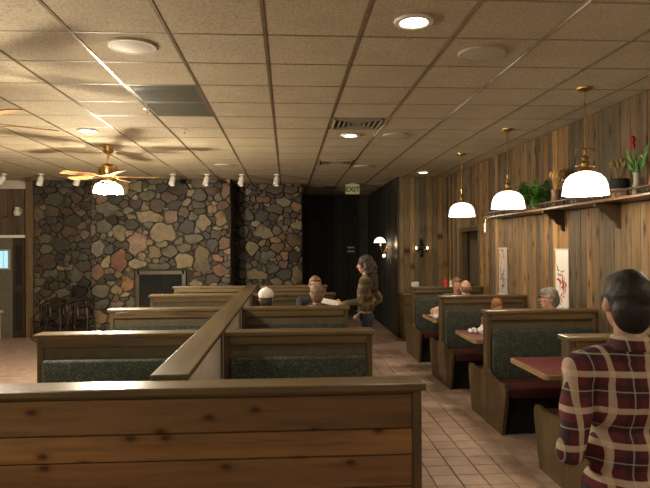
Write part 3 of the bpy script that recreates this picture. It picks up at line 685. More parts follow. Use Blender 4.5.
lathed('copper_pot', 'copper coloured pot at the shelf edge of the picture', 'pot', (3.02, 4.70, SZ), [(0, 0), (.05, 0), (.075, .05), (.07, .13), (.045, .17), (.055, .2), (.045, .2), (.03, .15), (0, .14)], simple('copper', (.55, .2, .08), .35, .5))
t = thing('hanging_ornament', 'small pale ornament hanging from the far end of the long shelf', 'ornament', (2.9, 8.6, SZ - .03))
bm = NB(); tube(bm, [(0, 0, 0), (0, 0, -.05)], .003, 6); obj('cord', bm, M['brass'], t)
bm = NB(); lathe(bm, [(0, -.05), (.02, -.06), (.028, -.1), (.018, -.14), (.026, -.17), (.02, -.2), (0, -.21)], seg=14); obj('bell', bm, M['offwhite'], t, True)
# posters
def scroll(label, y, hw, z0, z1, seed, cols, paper):
    t = thing('scroll_poster', label, 'poster', (XR - .022, y, z0), 0); rr = random.Random(seed); h = z1 - z0
    bm = NB(); box(bm, (-.006, -hw, 0), (0, hw, h)); obj('paper_sheet', bm, paper, t)
    for zz in (0, h):
        bm = NB(); tube(bm, [(-.006, -hw - .015, zz), (-.006, hw + .015, zz)], .008, 8); obj('rod', bm, M['offwhite'], t, True)
    for cname, n, (a, b), wd in cols:
        bm = NB()
        for k in range(n):
            u = rr.uniform(-hw * .55, hw * .55); v = rr.uniform(a, b) * h; an = rr.uniform(-1.2, 1.9); pts = []
            for q in range(7):
                pts.append((u, v)); u += math.cos(an) * .02; v += math.sin(an) * .022; an += rr.uniform(-.7, .7)
                u = max(-hw + .03, min(hw - .03, u)); v = max(.03, min(h - .03, v))
            prev = None
            for q, (uu, vv) in enumerate(pts):
                wv = wd * math.sin(math.pi * (q + .5) / 7) + .002
                c1 = bm.verts.new((-.0072, uu - wv * .5, vv + wv * .5)); c2 = bm.verts.new((-.0072, uu + wv * .5, vv - wv * .5))
                if prev: bm.faces.new((prev[0], prev[1], c2, c1))
                prev = (c1, c2)
        obj('brush_drawing', bm, M[cname], t)
pap2 = simple('grey_print', (.42, .36, .34), .7, 0, 40, .3)
yp1 = atX(503.5, 270, XR - .02).y; yp2 = atX(562.5, 270, XR - .02).y
scroll('narrow greyish scroll poster with dark ink drawing, farther along the wall', yp1, .17, 1.07, 1.745, 4, [('ink', 16, (.12, .55), .016), ('red_ink', 5, (.66, .85), .014), ('ink', 4, (.85, .95), .01)], pap2)
scroll('bright white scroll poster with red and black brush drawing above the grey haired man', yp2, .16, .95, 1.735, 11, [('red_ink', 11, (.3, .62), .024), ('ink', 7, (.35, .72), .014), ('blue_ink', 6, (.12, .28), .02)], M['paper'])

# ------------------------------------------------------------------ PENDANTS
def pendant(y, label, rz):
    t = thing('pendant_lamp', label, 'lamp', (2.57, y, CEIL), rz, 'pendant lamps over the right wall tables')
    bm = NB(); lathe(bm, [(0, -.03), (.03, -.03), (.068, -.012), (.07, 0), (0, 0)], seg=24); obj('canopy', bm, M['brass'], t, True)
    bm = NB(); tube(bm, [(0, 0, -.03), (0, 0, -.52)], .006, 8); obj('rod', bm, M['brass'], t, True)
    for k in range(9):
        bm = NB(); tube(bm, [(.012 * math.cos(a), 0, -.10 - k * .045 + .018 * math.sin(a)) if k % 2 else (0, .012 * math.cos(a), -.10 - k * .045 + .018 * math.sin(a)) for a in [q * math.pi / 4 for q in range(9)]], .0022, 5, False); obj('chain_link', bm, M['brass'], t, True)
    bm = NB(); tube(bm, [(-.08, 0, -.67), (-.082, 0, -.53), (-.075, 0, -.52), (.075, 0, -.52), (.082, 0, -.53), (.08, 0, -.67)], .0055, 8); ell(bm, (-.08, 0, -.67), .012); ell(bm, (.08, 0, -.67), .012); tube(bm, [(-.08, 0, -.67), (.08, 0, -.67)], .005, 8); obj('yoke', bm, M['brass'], t, True)
    bm = NB(); lathe(bm, [(0, -.52), (.012, -.53), (.012, -.58), (.03, -.6), (.022, -.63), (.035, -.65), (.03, -.68), (.05, -.70), (.06, -.72), (0, -.72)], seg=18); obj('socket', bm, M['brass'], t, True)
    prof = [(.03, -.722), (.08, -.728), (.125, -.748), (.16, -.785), (.18, -.835), (.189, -.9), (.193, -.925), (.187, -.925), (.174, -.835), (.153, -.79), (.12, -.757), (.03, -.73)]
    bm = NB(); lathe(bm, prof, seg=36); obj('glass_shade', bm, M['shade'], t, True)
    bm = NB(); ell(bm, (0, 0, -.82), (.035, .035, .05)); obj('bulb', bm, M['candle'], t, True)
    lamp('pendant_light', (0, 0, -.90), PEND, (1, .78, .52), .06, parent=t)
PEND = 15
pendant(5.02, 'nearest and largest lit white glass pendant with visible square brass yoke', 0)
pendant(6.83, 'middle lit white glass pendant of the three, beside the green ferns', 1.4)
pendant(8.68, 'farthest and smallest lit white glass pendant, near the end wall', 1.2)

# ------------------------------------------------------------------ CEILING FIXTURES
def downlight(x, y, label, p=30, ang=110):
    t = thing('recessed_downlight', label, 'light', (x, y, CEIL), 0, 'recessed ceiling downlights')
    bm = NB(); lathe(bm, [(.075, -.004), (.09, -.014), (.115, -.012), (.12, -.002), (.12, .002), (.075, .002)], seg=28); obj('trim_ring', bm, M['white'], t, True)
    bm = NB(); lathe(bm, [(0, -.012), (.05, -.012), (.078, -.005), (.078, .0), (0, 0)], seg=24); obj('lens', bm, M['down'], t, True)
    lamp('downlight_beam', (0, 0, -.04), p, (1, .85, .65), .06, 'SPOT', ang, t)
downlight(.77, 3.57, 'lit recessed downlight at the top of the picture, nearest the viewer', 40)
downlight(.775, 7.27, 'lit recessed downlight between the two ceiling air vents', 32)
downlight(2.5, 10.86, 'lit recessed downlight in front of the right end wall', 22)
downlight(-2.29, 7.08, 'lit recessed downlight left, just above the blazing fan light', 30)
M['speaker'] = simple('speaker_paint', (.50, .45, .34), .55, 0, 10, .05)
def speaker(x, y, label, r=.165):
    t = thing('ceiling_speaker', label, 'speaker', (x, y, CEIL), 0, 'round ceiling speakers')
    bm = NB(); lathe(bm, [(r * .82, -.012), (r * .95, -.012), (r, -.002), (r, .002), (r * .8, .002)], seg=32); obj('rim', bm, M['speaker'], t, True)
    bm = NB(); lathe(bm, [(0, -.016), (r * .5, -.015), (r * .82, -.01), (r * .82, 0), (0, 0)], seg=32); obj('grille', bm, M['speaker'], t, True)
speaker(-1.03, 4.1, 'round white ceiling speaker at upper left, in front of grey return panels')
speaker(1.375, 4.14, 'round white ceiling speaker right of the nearest downlight')
speaker(1.34, 7.25, 'faint round ceiling speaker right of the middle downlight')
speaker(-1.03, 10.0, 'small distant round ceiling speaker left of centre'); speaker(1.30, 10.1, 'small distant round ceiling speaker right of the farther air vent')
M['ventpaint'] = simple('vent_paint', (.30, .27, .2), .45, 0, 10, .05)
def vent(i, j, label, ret=False):
    cx = GX + G * (i + .5); cy = GY + G * (j + .5)
    t = thing('return_grille' if ret else 'air_vent', label, 'vent', (cx, cy, CEIL), 0, 'grey return air grilles' if ret else 'slotted ceiling air vents')
    if ret:
        bm = NB(); box(bm, (-.288, -.288, .012), (.288, .288, .02)); obj('backing', bm, M['grille'], t)
        bb = NB(); box(bb, (-.275, -.009, .002), (.275, .005, .011)); me = mesh_of(bb, 'slat', False, M['grille'])
        for k in range(14): link('slat', me, None, t, (0, -.26 + k * .04, 0))
        bm = NB()
        for lo, hi in (((-.29, -.29, 0), (-.272, .29, .012)), ((.272, -.29, 0), (.29, .29, .012)), ((-.29, -.29, 0), (.29, -.272, .012)), ((-.29, .272, 0), (.29, .29, .012))): box(bm, lo, hi)
        obj('frame', bm, M['grille'], t); return
    bm = NB(); box(bm, (-.288, -.288, .012), (.288, .288, .02)); obj('backing', bm, M['offwhite'], t)
    bm = NB(); box(bm, (-.25, -.25, .0105), (.25, .25, .0118)); obj('throat', bm, M['black'], t)
    for k, s in enumerate((.26, .205, .15, .095, .045)):
        bm = NB(); w = .02
        for lo, hi in (((-s, -s), (-s + w, s)), ((s - w, -s), (s, s)), ((-s, -s), (s, -s + w)), ((-s, s - w), (s, s))):
            box(bm, (lo[0], lo[1], -.016 + .004 * (k > 0)), (hi[0], hi[1], .01), .002)
        obj('vane', bm, M['ventpaint'], t)
vent(1, 4, 'square slotted air vent just in front of the middle downlight'); vent(1, 9, 'square slotted air vent farther down the ceiling toward the exit sign')
vent(-2, 2, 'grey louvred return grille, nearer of the two at left', True); vent(-2, 3, 'grey louvred return grille, farther of the two at left', True)
t = thing('air_vent', 'dark slotted vent beside the exit sign near the hall', 'vent', (.98, 13.6, CEIL), 0, 'slotted ceiling air vents')
bm = NB(); box(bm, (-.15, -.28, -.012), (.15, .28, 0), .003); obj('frame', bm, M['grille'], t)
for k in range(5):
    bm = NB(); box(bm, (-.12, -.24 + k * .1, -.018), (.12, -.19 + k * .1, -.012)); obj('vane', bm, M['iron'], t)
for x, y, lb in ((-1.17, 7.0, 'small white sprinkler head behind the grey return grilles'), (-1.36, 5.95, 'tiny sprinkler head at the left corner of the return grilles')):
    t = thing('sprinkler_head', lb, 'sprinkler', (x, y, CEIL)); bm = NB(); lathe(bm, [(0, -.04), (.012, -.04), (.012, -.035), (.005, -.03), (.008, -.012), (.03, -.004), (.03, 0), (0, 0)], seg=14); obj('body', bm, M['white'], t, True)
    bm = NB(); lathe(bm, [(0, -.046), (.018, -.045), (.018, -.042), (0, -.041)], seg=12); obj('deflector', bm, M['brass'], t)
# track heads
names = ['at the far left edge of the picture', 'above the stone recess, second from left', 'close left of the blazing fan light', 'first right of the blazing fan light', 'second right of the fan light, above the chimney', 'over the corner between the two stone blocks', 'rightmost, above the right stone block']
for k, px in enumerate((4, 41, 78, 173, 207, 242, 277)):
    p = atY(px, 178, 11.25); tx = p.x
    t = thing('spot_can', 'unlit white cylindrical ceiling spot, ' + names[k], 'spotlight', (tx, 11.25, CEIL), R.uniform(-.3, .3), 'row of white ceiling spots')
    bm = NB(); lathe(bm, [(0, -.02), (.05, -.02), (.055, 0), (0, 0)], seg=18); obj('mount', bm, M['white'], t, True)
    bm = NB(); tube(bm, [(0, 0, -.02), (0, .01, -.05)], .01, 8); obj('swivel', bm, M['white'], t, True)
    bm = NB(); lathe(bm, [(0, .0), (.035, -.002), (.052, -.03), (.056, -.165), (.05, -.17), (.046, -.14), (0, -.13)], seg=20); o = obj('can', bm, M['white'], t, True, (0, .01, -.045)); o.rotation_euler = (-.3, .5 if k == 0 else .12, 0)
# ------------------------------------------------------------------ CEILING FANS
FANP = 400
def fan(x, y, label, rot, power):
    t = thing('ceiling_fan', label, 'fan', (x, y, CEIL - .04), rot, 'ceiling fans over the left booths')
    bm = NB(); lathe(bm, [(0, -.07), (.03, -.07), (.07, -.03), (.075, .04), (0, .04)], seg=24); obj('canopy', bm, M['brass'], t, True)
    bm = NB(); tube(bm, [(0, 0, -.06), (0, 0, -.2)], .013, 10); obj('downrod', bm, M['brass'], t, True)
    bm = NB(); lathe(bm, [(0, -.19), (.06, -.2), (.12, -.24), (.13, -.30), (.11, -.36), (.06, -.38), (0, -.38)], seg=28); obj('motor_housing', bm, M['brass'], t, True)
    for k in range(5):
        a = k * 2 * math.pi / 5
        P = [(.2, -.05), (.24, -.062), (.6, -.075), (.645, -.06), (.655, 0), (.645, .06), (.6, .075), (.24, .062), (.2, .05)]
        bm = NB(); prism(bm, P, 'Z', -.004, .004); o = obj('blade', bm, M['blade'], t, loc=(0, 0, -.362)); o.rotation_euler = (math.radians(11), 0, a)
        bm = NB(); box(bm, (.09, -.02, -.004), (.25, .02, .004), .002); o2 = obj('blade_bracket', bm, M['brass'], t, loc=(0, 0, -.366)); o2.rotation_euler = (math.radians(6), 0, a)
    bm = NB(); lathe(bm, [(0, -.38), (.05, -.385), (.055, -.43), (.02, -.45), (0, -.45)], seg=20); obj('light_fitter', bm, M['brass'], t, True)
    for k in range(4):
        a = k * math.pi / 2 + .5; d = Vector((math.cos(a), math.sin(a), 0))
        bm = NB(); tube(bm, [d * .04 + Vector((0, 0, -.42)), d * .1 + Vector((0, 0, -.43)), d * .12 + Vector((0, 0, -.46))], .009, 8); obj('lamp_arm', bm, M['brass'], t, True)
        bm = NB(); lathe(bm, [(.02, 0), (.05, -.02), (.072, -.06), (.085, -.13), (.08, -.13), (.066, -.06), (.02, -.006)], seg=20); o = obj('lamp_shade', bm, M['fanshade'], t, True, d * .12 + Vector((0, 0, -.46))); o.rotation_euler = Euler((0, 0, 0))
        bm = NB(); ell(bm, (0, 0, -.085), (.05, .05, .06)); obj('bulb', bm, M['bulb'], t, True, d * .12 + Vector((0, 0, -.46)))
    lamp('fan_light', (0, 0, -.66), power, (1, .86, .64), .1, parent=t)
fan(-2.37, 8.15, 'ceiling fan with blazing white light cluster before the stone chimney', .2, FANP)
fan(-2.38, 4.62, 'ceiling fan cut by the left picture edge, only orange wooden blades showing', -.628, FANP * .5)
fan(-2.4, .9, 'added unseen ceiling fan behind and left of the viewer, outside the picture', .1, FANP * .13)  # added out of view to light the near plank partition
fan(.6, -2.2, 'added unseen ceiling fan behind the viewer, outside the picture', .5, FANP * .12)  # second added fan, front light for the foreground
pendant(3.22, 'added unseen lit pendant just outside the right picture edge, beside the standing man', 0)  # unseen extra pendant, brightens the right wall and the standing man
pendant(1.42, 'added unseen lit pendant behind the viewer on the right side', 0)  # another added pendant, fills in light on the right foreground

# ------------------------------------------------------------------ EXIT SIGN, SCONCES, PLATES
ex = atY(352.5, 188, 12.8)
t = thing('exit_sign', 'lit looking cream EXIT sign hanging under the ceiling before the dark hall', 'sign', (ex.x, 12.8, CEIL))
bm = NB(); box(bm, (-.15, -.03, -.235), (.15, .03, -.02), .006); obj('housing', bm, M['sign'], t)
bm = NB(); box(bm, (-.06, -.02, -.02), (.06, .02, 0)); obj('mount', bm, M['offwhite'], t)
cu = bpy.data.curves.new('letters', 'FONT'); cu.body = 'EXIT'; cu.size = .15; cu.align_x = 'CENTER'; cu.extrude = .002; cu.offset = .003
to = bpy.data.objects.new('tmp', cu); C.objects.link(to); dg = bpy.context.evaluated_depsgraph_get(); me = bpy.data.meshes.new_from_object(to.evaluated_get(dg)); bpy.data.objects.remove(to)
me.materials.clear(); me.materials.append(M['sign_text']); o = link('letters', me, None, t, (0, -.033, -.18)); o.rotation_euler = (math.radians(90), 0, 0)
# hall sconce
sy = atX(383, 240, XC - .1).y
t = thing('wall_sconce', 'lit glass shaded brass sconce on the dark hall wall', 'lamp', (XC - .02, sy, 1.78))
bm = NB(); lathe(bm, [(0, 0), (.05, 0), (.045, .015), (0, .02)], seg=18); o = obj('wall_plate', bm, M['brass'], t, True, (0, 0, -.05)); o.rotation_euler = (0, -math.pi / 2, 0)
bm = NB(); tube(bm, [(-.01, 0, -.05), (-.06, 0, -.12), (-.12, 0, -.08), (-.13, 0, .02), (-.13, 0, .2)], .009, 8); obj('arm', bm, M['brass'], t, True)
bm = NB(); lathe(bm, [(.02, .12), (.07, .1), (.11, .06), (.13, 0), (.125, 0), (.1, .055), (.02, .11)], seg=24); obj('glass_shade', bm, M['shade'], t, True, (-.15, 0, .08))
bm = NB(); ell(bm, (-.06, 0, -.2), .03); obj('bulb', bm, M['candle'], t, True)
bm = NB(); tube(bm, [(-.06, 0, -.11), (-.06, 0, -.18)], .007, 8); obj('bulb_stem', bm, M['brass'], t, True)
lamp('sconce_light', (-.15, 0, .04), 5, (1, .7, .42), .04, parent=t)
p = atX(391, 261, XC - .02)
t = thing('switch_plate', 'small pale switch plate below the hall sconce', 'switch', (XC - .02, p.y, p.z)); bm = NB(); box(bm, (-.008, -.05, -.07), (0, .05, .07), .003); obj('plate', bm, M['grille'], t)
bm = NB(); box(bm, (-.016, -.012, -.02), (-.008, .012, .02), .002); obj('toggle', bm, M['offwhite'], t)
p = atY(421, 248, YE - .02)
t = thing('candle_sconce', 'dark iron sconce with two small bulbs on the right end wall', 'lamp', (p.x, YE - .02, p.z))
bm = NB(); lathe(bm, [(0, 0), (.07, 0), (.075, .012), (.05, .03), (0, .035)], seg=20); o = obj('back_plate', bm, M['iron'], t, True, (0, 0, .02)); o.rotation_euler = (math.pi / 2, 0, 0)
bm = NB(); lathe(bm, [(0, 0), (.03, .02), (.04, .06), (.02, .1), (0, .12)], seg=14); obj('finial', bm, M['iron'], t, True, (0, -.03, .08)); bm = NB(); ell(bm, (0, -.03, -.11), (.035, .02, .07)); obj('drop', bm, M['iron'], t, True)
for s in (-1, 1):
    bm = NB(); tube(bm, [(0, -.02, -.05), (s * .06, -.06, -.09), (s * .11, -.07, -.04)], .01, 8); lathe(bm, [(0, -.04), (.035, -.035), (.035, -.025), (0, -.03)], (s * .11, -.07, 0), 14); obj('arm', bm, M['iron'], t, True)
    bm = NB(); ell(bm, (s * .11, -.07, -.0), (.013, .013, .024)); obj('bulb', bm, M['candle'], t, True)  # glowing material imitates glints reflected by the bulbs
p = atY(351, 249, YH - .03)
t = thing('wall_plaque', 'small dark plaque with two pale bars on the far hall wall', 'plaque', (p.x, YH - .022, p.z)); bm = NB(); box(bm, (-.12, -.012, -.12), (.12, 0, .1), .003); obj('plate', bm, M['iron'], t)
for z in (.04, -.06):
    bm = NB(); box(bm, (-.09, -.018, z - .018), (.09, -.012, z + .018), .003); obj('bar', bm, simple('pale_bar', (.75, .65, .5), .5), t)

# ------------------------------------------------------------------ HIGH CHAIRS and corner table
def high_chair(x, y, label, rz):
    t = thing('high_chair', label, 'chair', (x, y, 0), rz, 'high chairs by the stone wall'); Mx = wood('high_chair_wood', (.022, .013, .01), 'Z', .22, coat=.8)
    for sx in (-1, 1):
        for sy in (-1, 1):
            bm = NB(); tube(bm, [(sx * .21, sy * .2, 0), (sx * .165, sy * .15, .74 if sy > 0 else .66)], [.02, .017], 8); obj('leg', bm, Mx, t, True)
    bm = NB(); box(bm, (-.17, -.15, .48), (.17, .15, .505), .008); obj('seat', bm, Mx, t)
    bm = NB(); tube(bm, [(-.2, .15, .77), (0, .185, .79), (.2, .15, .77)], .034, 10); obj('back_rail', bm, Mx, t, True)
    bm = NB(); tube(bm, [(-.195, .15, .74), (-.19, -.17, .70), (.19, -.17, .70), (.195, .15, .74)], .021, 10); obj('front_rail', bm, Mx, t, True)
    for k in range(5):
        xx = -.12 + k * .06; bm = NB(); tube(bm, [(xx, .16, .5), (xx, .165, .745)], .008, 6); obj('spindle', bm, Mx, t, True)
    for sy in (-1, 1):
        bm = NB(); box(bm, (-.195, sy * .178 - .01, .2), (.195, sy * .178 + .01, .235), .004); obj('stretcher', bm, Mx, t)
    for sx in (-1, 1):
        bm = NB(); box(bm, (sx * .19 - .01, -.17, .3), (sx * .19 + .01, .17, .335), .004); obj('stretcher', bm, Mx, t)
    bm = NB(); tube(bm, [(0, -.165, .69), (.01, -.17, .5)], .014, 6, flat=.3); obj('strap', bm, M['shelf_wood'], t)
high_chair(atY(53, 300, 11.75).x, 11.75, 'dark glossy wooden high chair, left of the pair by the stone recess', .05)
high_chair(atY(81, 300, 11.75).x, 11.75, 'dark glossy wooden high chair, right of the pair, against the chimney edge', -.04)
p = atY(3, 311, 9.6)
t = thing('side_table', 'tan wooden table whose corner shows at the left picture edge', 'table', (p.x - .75, 9.95, 0))
bm = NB(); box(bm, (-.42, -.4, .71), (.42, .4, .75), .008); obj('tabletop', bm, M['tan_wood'], t)
for sx in (-1, 1):
    for sy in (-1, 1):
        bm = NB(); box(bm, (sx * .36 - .025, sy * .34 - .025, 0), (sx * .36 + .025, sy * .34 + .025, .71), .004); obj('leg', bm, M['tan_wood'], t)

# ------------------------------------------------------------------ PEOPLE
def V(*a): return Vector(a)
def person(label, loc, rz, hgt, pose, skin, top, bottom, hair, hair_mat, extras=(), headturn=0, lean=0, vox=.0085, sleeves='long', J=None, group=None, build=1.0):
    t = thing('person', label, 'person', loc, rz, group)
    s = hgt
    j = dict(pelvis=V(0, 0, .94), waist=V(0, 0, 1.08), chest=V(0, 0, 1.28), neck=V(0, -.01, 1.46), head=V(0, .01, 1.625))
    for sd, n in ((-1, 'l'), (1, 'r')):
        j['sh' + n] = V(sd * .185, -.01, 1.41); j['el' + n] = V(sd * .235, -.03, 1.12); j['wr' + n] = V(sd * .24, .04, .87)
        j['hi' + n] = V(sd * .09, 0, .91); j['kn' + n] = V(sd * .10, .02, .5); j['an' + n] = V(sd * .105, -.02, .09)
    if pose == 'sit':
        dz = -.375
        for k in list(j): j[k] = j[k] + V(0, 0, dz)
        for sd, n in ((-1, 'l'), (1, 'r')):
            j['kn' + n] = V(sd * .11, .43, .52); j['an' + n] = V(sd * .11, .46, .09)
            j['el' + n] = V(sd * .25, .13, .80); j['wr' + n] = V(sd * .13, .34, .81)
        for k in ('chest', 'neck', 'shl', 'shr', 'head'): j[k] = j[k] + V(0, .03, 0)
    if J: j.update({k: V(*v) for k, v in J.items()})
    for k in j: j[k] = j[k] * s
    B = build
    hc = j['head']; HR = Matrix.Rotation(headturn, 3, 'Z') @ Matrix.Rotation(lean, 3, 'X')
    def H(x, y, z): return hc + HR @ (V(x, y, z) * s)
    def torso(bm, g):
        c = j['chest']; w = j['waist']; p = j['pelvis']; n = j['neck']
        ell(bm, p, ((.155 * B + g) * s, (.115 * B + g) * s, .12 * s), sub=3); ell(bm, w, ((.14 * B + g) * s, (.105 * B + g) * s, .15 * s), sub=3)
        ell(bm, c, ((.165 * B + g) * s, (.112 * B + g) * s, .17 * s), sub=3); ell(bm, c + V(0, -.02, .09) * s, ((.16 * B + g) * s, (.09 + g) * s, .085 * s), sub=3)
        for n_ in 'lr': capsule(bm, j['sh' + n_], c + V(0, -.01, .13) * s, (.062 + g) * s, (.07 + g) * s)
        capsule(bm, n + V(0, -.01, -.05) * s, n + V(0, -.005, -.0) * s, (.085 + g) * s, (.055 + g) * s)
    def arm(bm, n, g, lo=1.0):
        capsule(bm, j['sh' + n], j['el' + n], (.052 + g) * s, (.042 + g) * s)
        if lo > 0: capsule(bm, j['el' + n], j['el' + n].lerp(j['wr' + n], lo), (.041 + g) * s, (.028 + g) * s)
    def leg(bm, n, g, lo=1.0):
        capsule(bm, j['hi' + n], j['kn' + n], (.083 + g) * s, (.056 + g) * s); capsule(bm, j['kn' + n], j['kn' + n].lerp(j['an' + n], lo), (.056 + g) * s, (.04 + g * 1.4) * s)
    # body: one continuous surface, head to feet
    bm = NB(); torso(bm, -.008)
    for n in 'lr': arm(bm, n, -.005); leg(bm, n, -.008)
    capsule(bm, j['neck'] + V(0, 0, -.04) * s, H(0, -.015, -.06), .055 * s, .05 * s)
    ell(bm, H(0, -.01, .02), (.074 * s, .094 * s, .098 * s), sub=3); ell(bm, H(0, .02, -.045), (.056 * s, .068 * s, .065 * s), sub=3); ell(bm, H(0, .055, -.088), (.024 * s, .025 * s, .02 * s))
    capsule(bm, H(0, .083, .02), H(0, .102, -.022), .008 * s, .014 * s); ell(bm, H(0, .082, -.055), (.024 * s, .012 * s, .01 * s))
    for sd in (-1, 1):
        ell(bm, H(sd * .077, -.008, -.005), (.01 * s, .02 * s, .033 * s)); ell(bm, H(sd * .03, .078, .028), (.02 * s, .01 * s, .007 * s)); ell(bm, H(sd * .042, .055, -.02), (.024 * s, .025 * s, .025 * s))
    for sd, n in ((-1, 'l'), (1, 'r')):
        w = j['wr' + n]; d = (w - j['el' + n]).normalized(); side = V(0, 0, 1) if abs(d.z) < .8 else V(0, 1, 0)
        u = (side - d * side.dot(d)).normalized(); nrm = d.cross(u)
        k = w + d * .05 * s; bb = NB()
        m3 = Matrix((d, u, nrm)).transposed()
        ell(bm, k, (.05 * s, .04 * s, .016 * s), rot=m3.to_euler())
        for q, (off, ln) in enumerate(((.03, .068), (.011, .078), (-.009, .072), (-.028, .056))):
            b0 = k + d * .035 * s + u * off * s; curl = nrm * (-.02 if n == 'l' else .02) * s
            b1 = b0 + d * ln * .5 * s + curl * .3; b2 = b1 + d * ln * .42 * s + curl * 1.1
            capsule(bm, b0, b1, .0095 * s, .0088 * s, seg=8); capsule(bm, b1, b2, .0088 * s, .0075 * s, seg=8)
        b0 = w + d * .02 * s + u * .028 * s; b1 = b0 + (d * .6 + u * .8) * .035 * s; b2 = b1 + (d * .9 + u * .3) * .03 * s
        capsule(bm, b0, b1, .012 * s, .0105 * s, seg=8); capsule(bm, b1, b2, .0105 * s, .009 * s, seg=8)
        a = j['an' + n]; ell(bm, a + V(0, .06, -.055) * s, (.04 * s, .11 * s, .03 * s))
    me = remesh(bm, vox, 3); me.materials.append(M[skin]); link('body', me, None, t)
    # clothes follow the body
    bm = NB(); torso(bm, .012)
    bm2 = None
    for n in 'lr': arm(bm, n, .012, .97 if sleeves == 'long' else 0)
    if 'short_top' in extras:
        pass
    me = remesh(bm, .012, 5, .011, 9); me.materials.append(M[top])
    if 'crop' in extras or True:
        bmm = NB(); bmm.from_mesh(me); zc = (j['pelvis'].z - (.04 if 'crop' not in extras else -.09) * s)
        kill = [v for v in bmm.verts if v.co.z < zc and math.hypot(v.co.x, v.co.y) < .24 * s and (abs(v.co.x) < .19 * s * B)]
        if pose == 'stand': bmesh.ops.delete(bmm, geom=kill, context='VERTS')
        bmm.to_mesh(me); bmm.free()
    me.polygons.foreach_set('use_smooth', [True] * len(me.polygons)); sh = link('shirt', me, None, t)
    # collar
    bm = NB(); n0 = j['neck']
    rings = []
    for z, rx, ry, dy in ((-.055, .10, .09, -.012), (-.005, .078, .078, -.016), (.034, .068, .068, -.018), (.028, .076, .076, -.018), (-.015, .094, .09, -.016)):
        rings.append([bm.verts.new(n0 + V(rx * math.cos(a), ry * math.sin(a) + dy, z + (-.02 if math.sin(a) > .5 else .0)) * s) for a in [q * 2 * math.pi / 24 for q in range(24)]])
    for a_, b_ in zip(rings, rings[1:]):
        for k in range(24): bm.faces.new((a_[k], a_[(k + 1) % 24], b_[(k + 1) % 24], b_[k]))
    bmesh.ops.recalc_face_normals(bm, faces=bm.faces[:]); obj('collar', bm, M[top], t, True)
    bm = NB(); ell(bm, j['pelvis'] + V(0, 0, -.01) * s, ((.155 * B + .008) * s, (.115 * B + .008) * s, .115 * s), sub=3)
    for n in 'lr': leg(bm, n, .008, .93)
    me = remesh(bm, .012, 4, .004, 8); me.materials.append(M[bottom]); link('trousers', me, None, t)
    for n in 'lr':
        bm = NB(); a = j['an' + n]; ell(bm, a + V(0, .055, -.045) * s, (.048 * s, .135 * s, .042 * s), sub=3); ell(bm, a + V(0, -.01, .0) * s, (.045 * s, .055 * s, .055 * s), sub=3)
        for v in bm.verts: v.co.z = max(v.co.z, .002)
        me = remesh(bm, .012, 2); me.materials.append(M['leather']); link('shoe', me, None, t)
    # eyes, brows, mouth
    for sd in (-1, 1):
        bm = NB(); ell(bm, H(sd * .03, .079, .012), (.012 * s, .008 * s, .007 * s)); e = obj('eye', bm, M['offwhite'], t, True)
        bm = NB(); ell(bm, H(sd * .03, .0855, .012), (.005 * s, .003 * s, .005 * s)); obj('iris', bm, M['black'], e, True)
        bm = NB(); capsule(bm, H(sd * .016, .089, .034), H(sd * .045, .080, .036), .0035 * s, .003 * s, seg=6); obj('eyebrow', bm, M[hair_mat], t, True)
    bm = NB(); ell(bm, H(0, .0905, -.055), (.022 * s, .006 * s, .004 * s)); obj('mouth', bm, M['cloth_rose'], t, True)
    # hair
    bm = NB()
    if hair == 'short':
        ell(bm, H(0, -.022, .035), (.083 * s, .098 * s, .095 * s), sub=3); ell(bm, H(0, -.05, -.02), (.074 * s, .066 * s, .095 * s), sub=3); ell(bm, H(0, .03, .075), (.062 * s, .055 * s, .045 * s), sub=3)
        for sd in (-1, 1): ell(bm, H(sd * .068, .012, .02), (.013 * s, .03 * s, .03 * s))
    elif hair == 'balding':
        ell(bm, H(0, -.055, -.01), (.079 * s, .058 * s, .055 * s), sub=3)
        for sd in (-1, 1): ell(bm, H(sd * .062, -.015, .005), (.017 * s, .05 * s, .04 * s))
    elif hair == 'long':
        ell(bm, H(0, -.02, .03), (.09 * s, .105 * s, .102 * s), sub=3)
        rr = random.Random(4)
        for q in range(16):
            a = math.radians(-200 + q * 15 + 20); x = math.cos(a) * .085; y = math.sin(a) * .09 - .02
            if y > .03: y = .03
            p0 = H(x, y, .02); pts = [p0]; L_ = rr.uniform(.36, .44)
            for m_ in range(1, 7):
                pts.append(p0 + (HR @ V(x * .35 * m_ / 6 + rr.uniform(-.012, .012), -.03 * m_ / 6 - .01 + rr.uniform(-.012, .012), 0)) * s + V(0, 0, -L_ * m_ / 6) * s)
            tube(bm, pts, [.034 * s, .038 * s, .036 * s, .036 * s, .034 * s, .028 * s, .012 * s], 8)
    elif hair == 'bun':
        ell(bm, H(0, -.02, .032), (.088 * s, .104 * s, .1 * s), sub=3); ell(bm, H(0, -.07, -.03), (.07 * s, .05 * s, .06 * s), sub=3)
    me = remesh(bm, .006, 2, .007 if hair == 'long' else .0025, 22); me.materials.append(M[hair_mat]); link('hair', me, None, t)
    if 'cap' in extras:
        bm = NB(); ell(bm, H(0, -.018, .055), (.094 * s, .112 * s, .088 * s), sub=3)
        bmesh.ops.bisect_plane(bm, geom=bm.verts[:] + bm.edges[:] + bm.faces[:], plane_co=H(0, 0, .022), plane_no=V(0, 0, -1), clear_outer=True)
        c_ = obj('cap', bm, M['cloth_white'], t, True, ang=80)
        bm = NB(); ell(bm, H(0, .12, .03), (.07 * s, .075 * s, .006 * s), sub=3); obj('cap_brim', bm, M['cloth_white'], c_, True)
        bm = NB(); ell(bm, H(0, -.018, .143), .01 * s); obj('cap_button', bm, M['cloth_white'], c_, True)
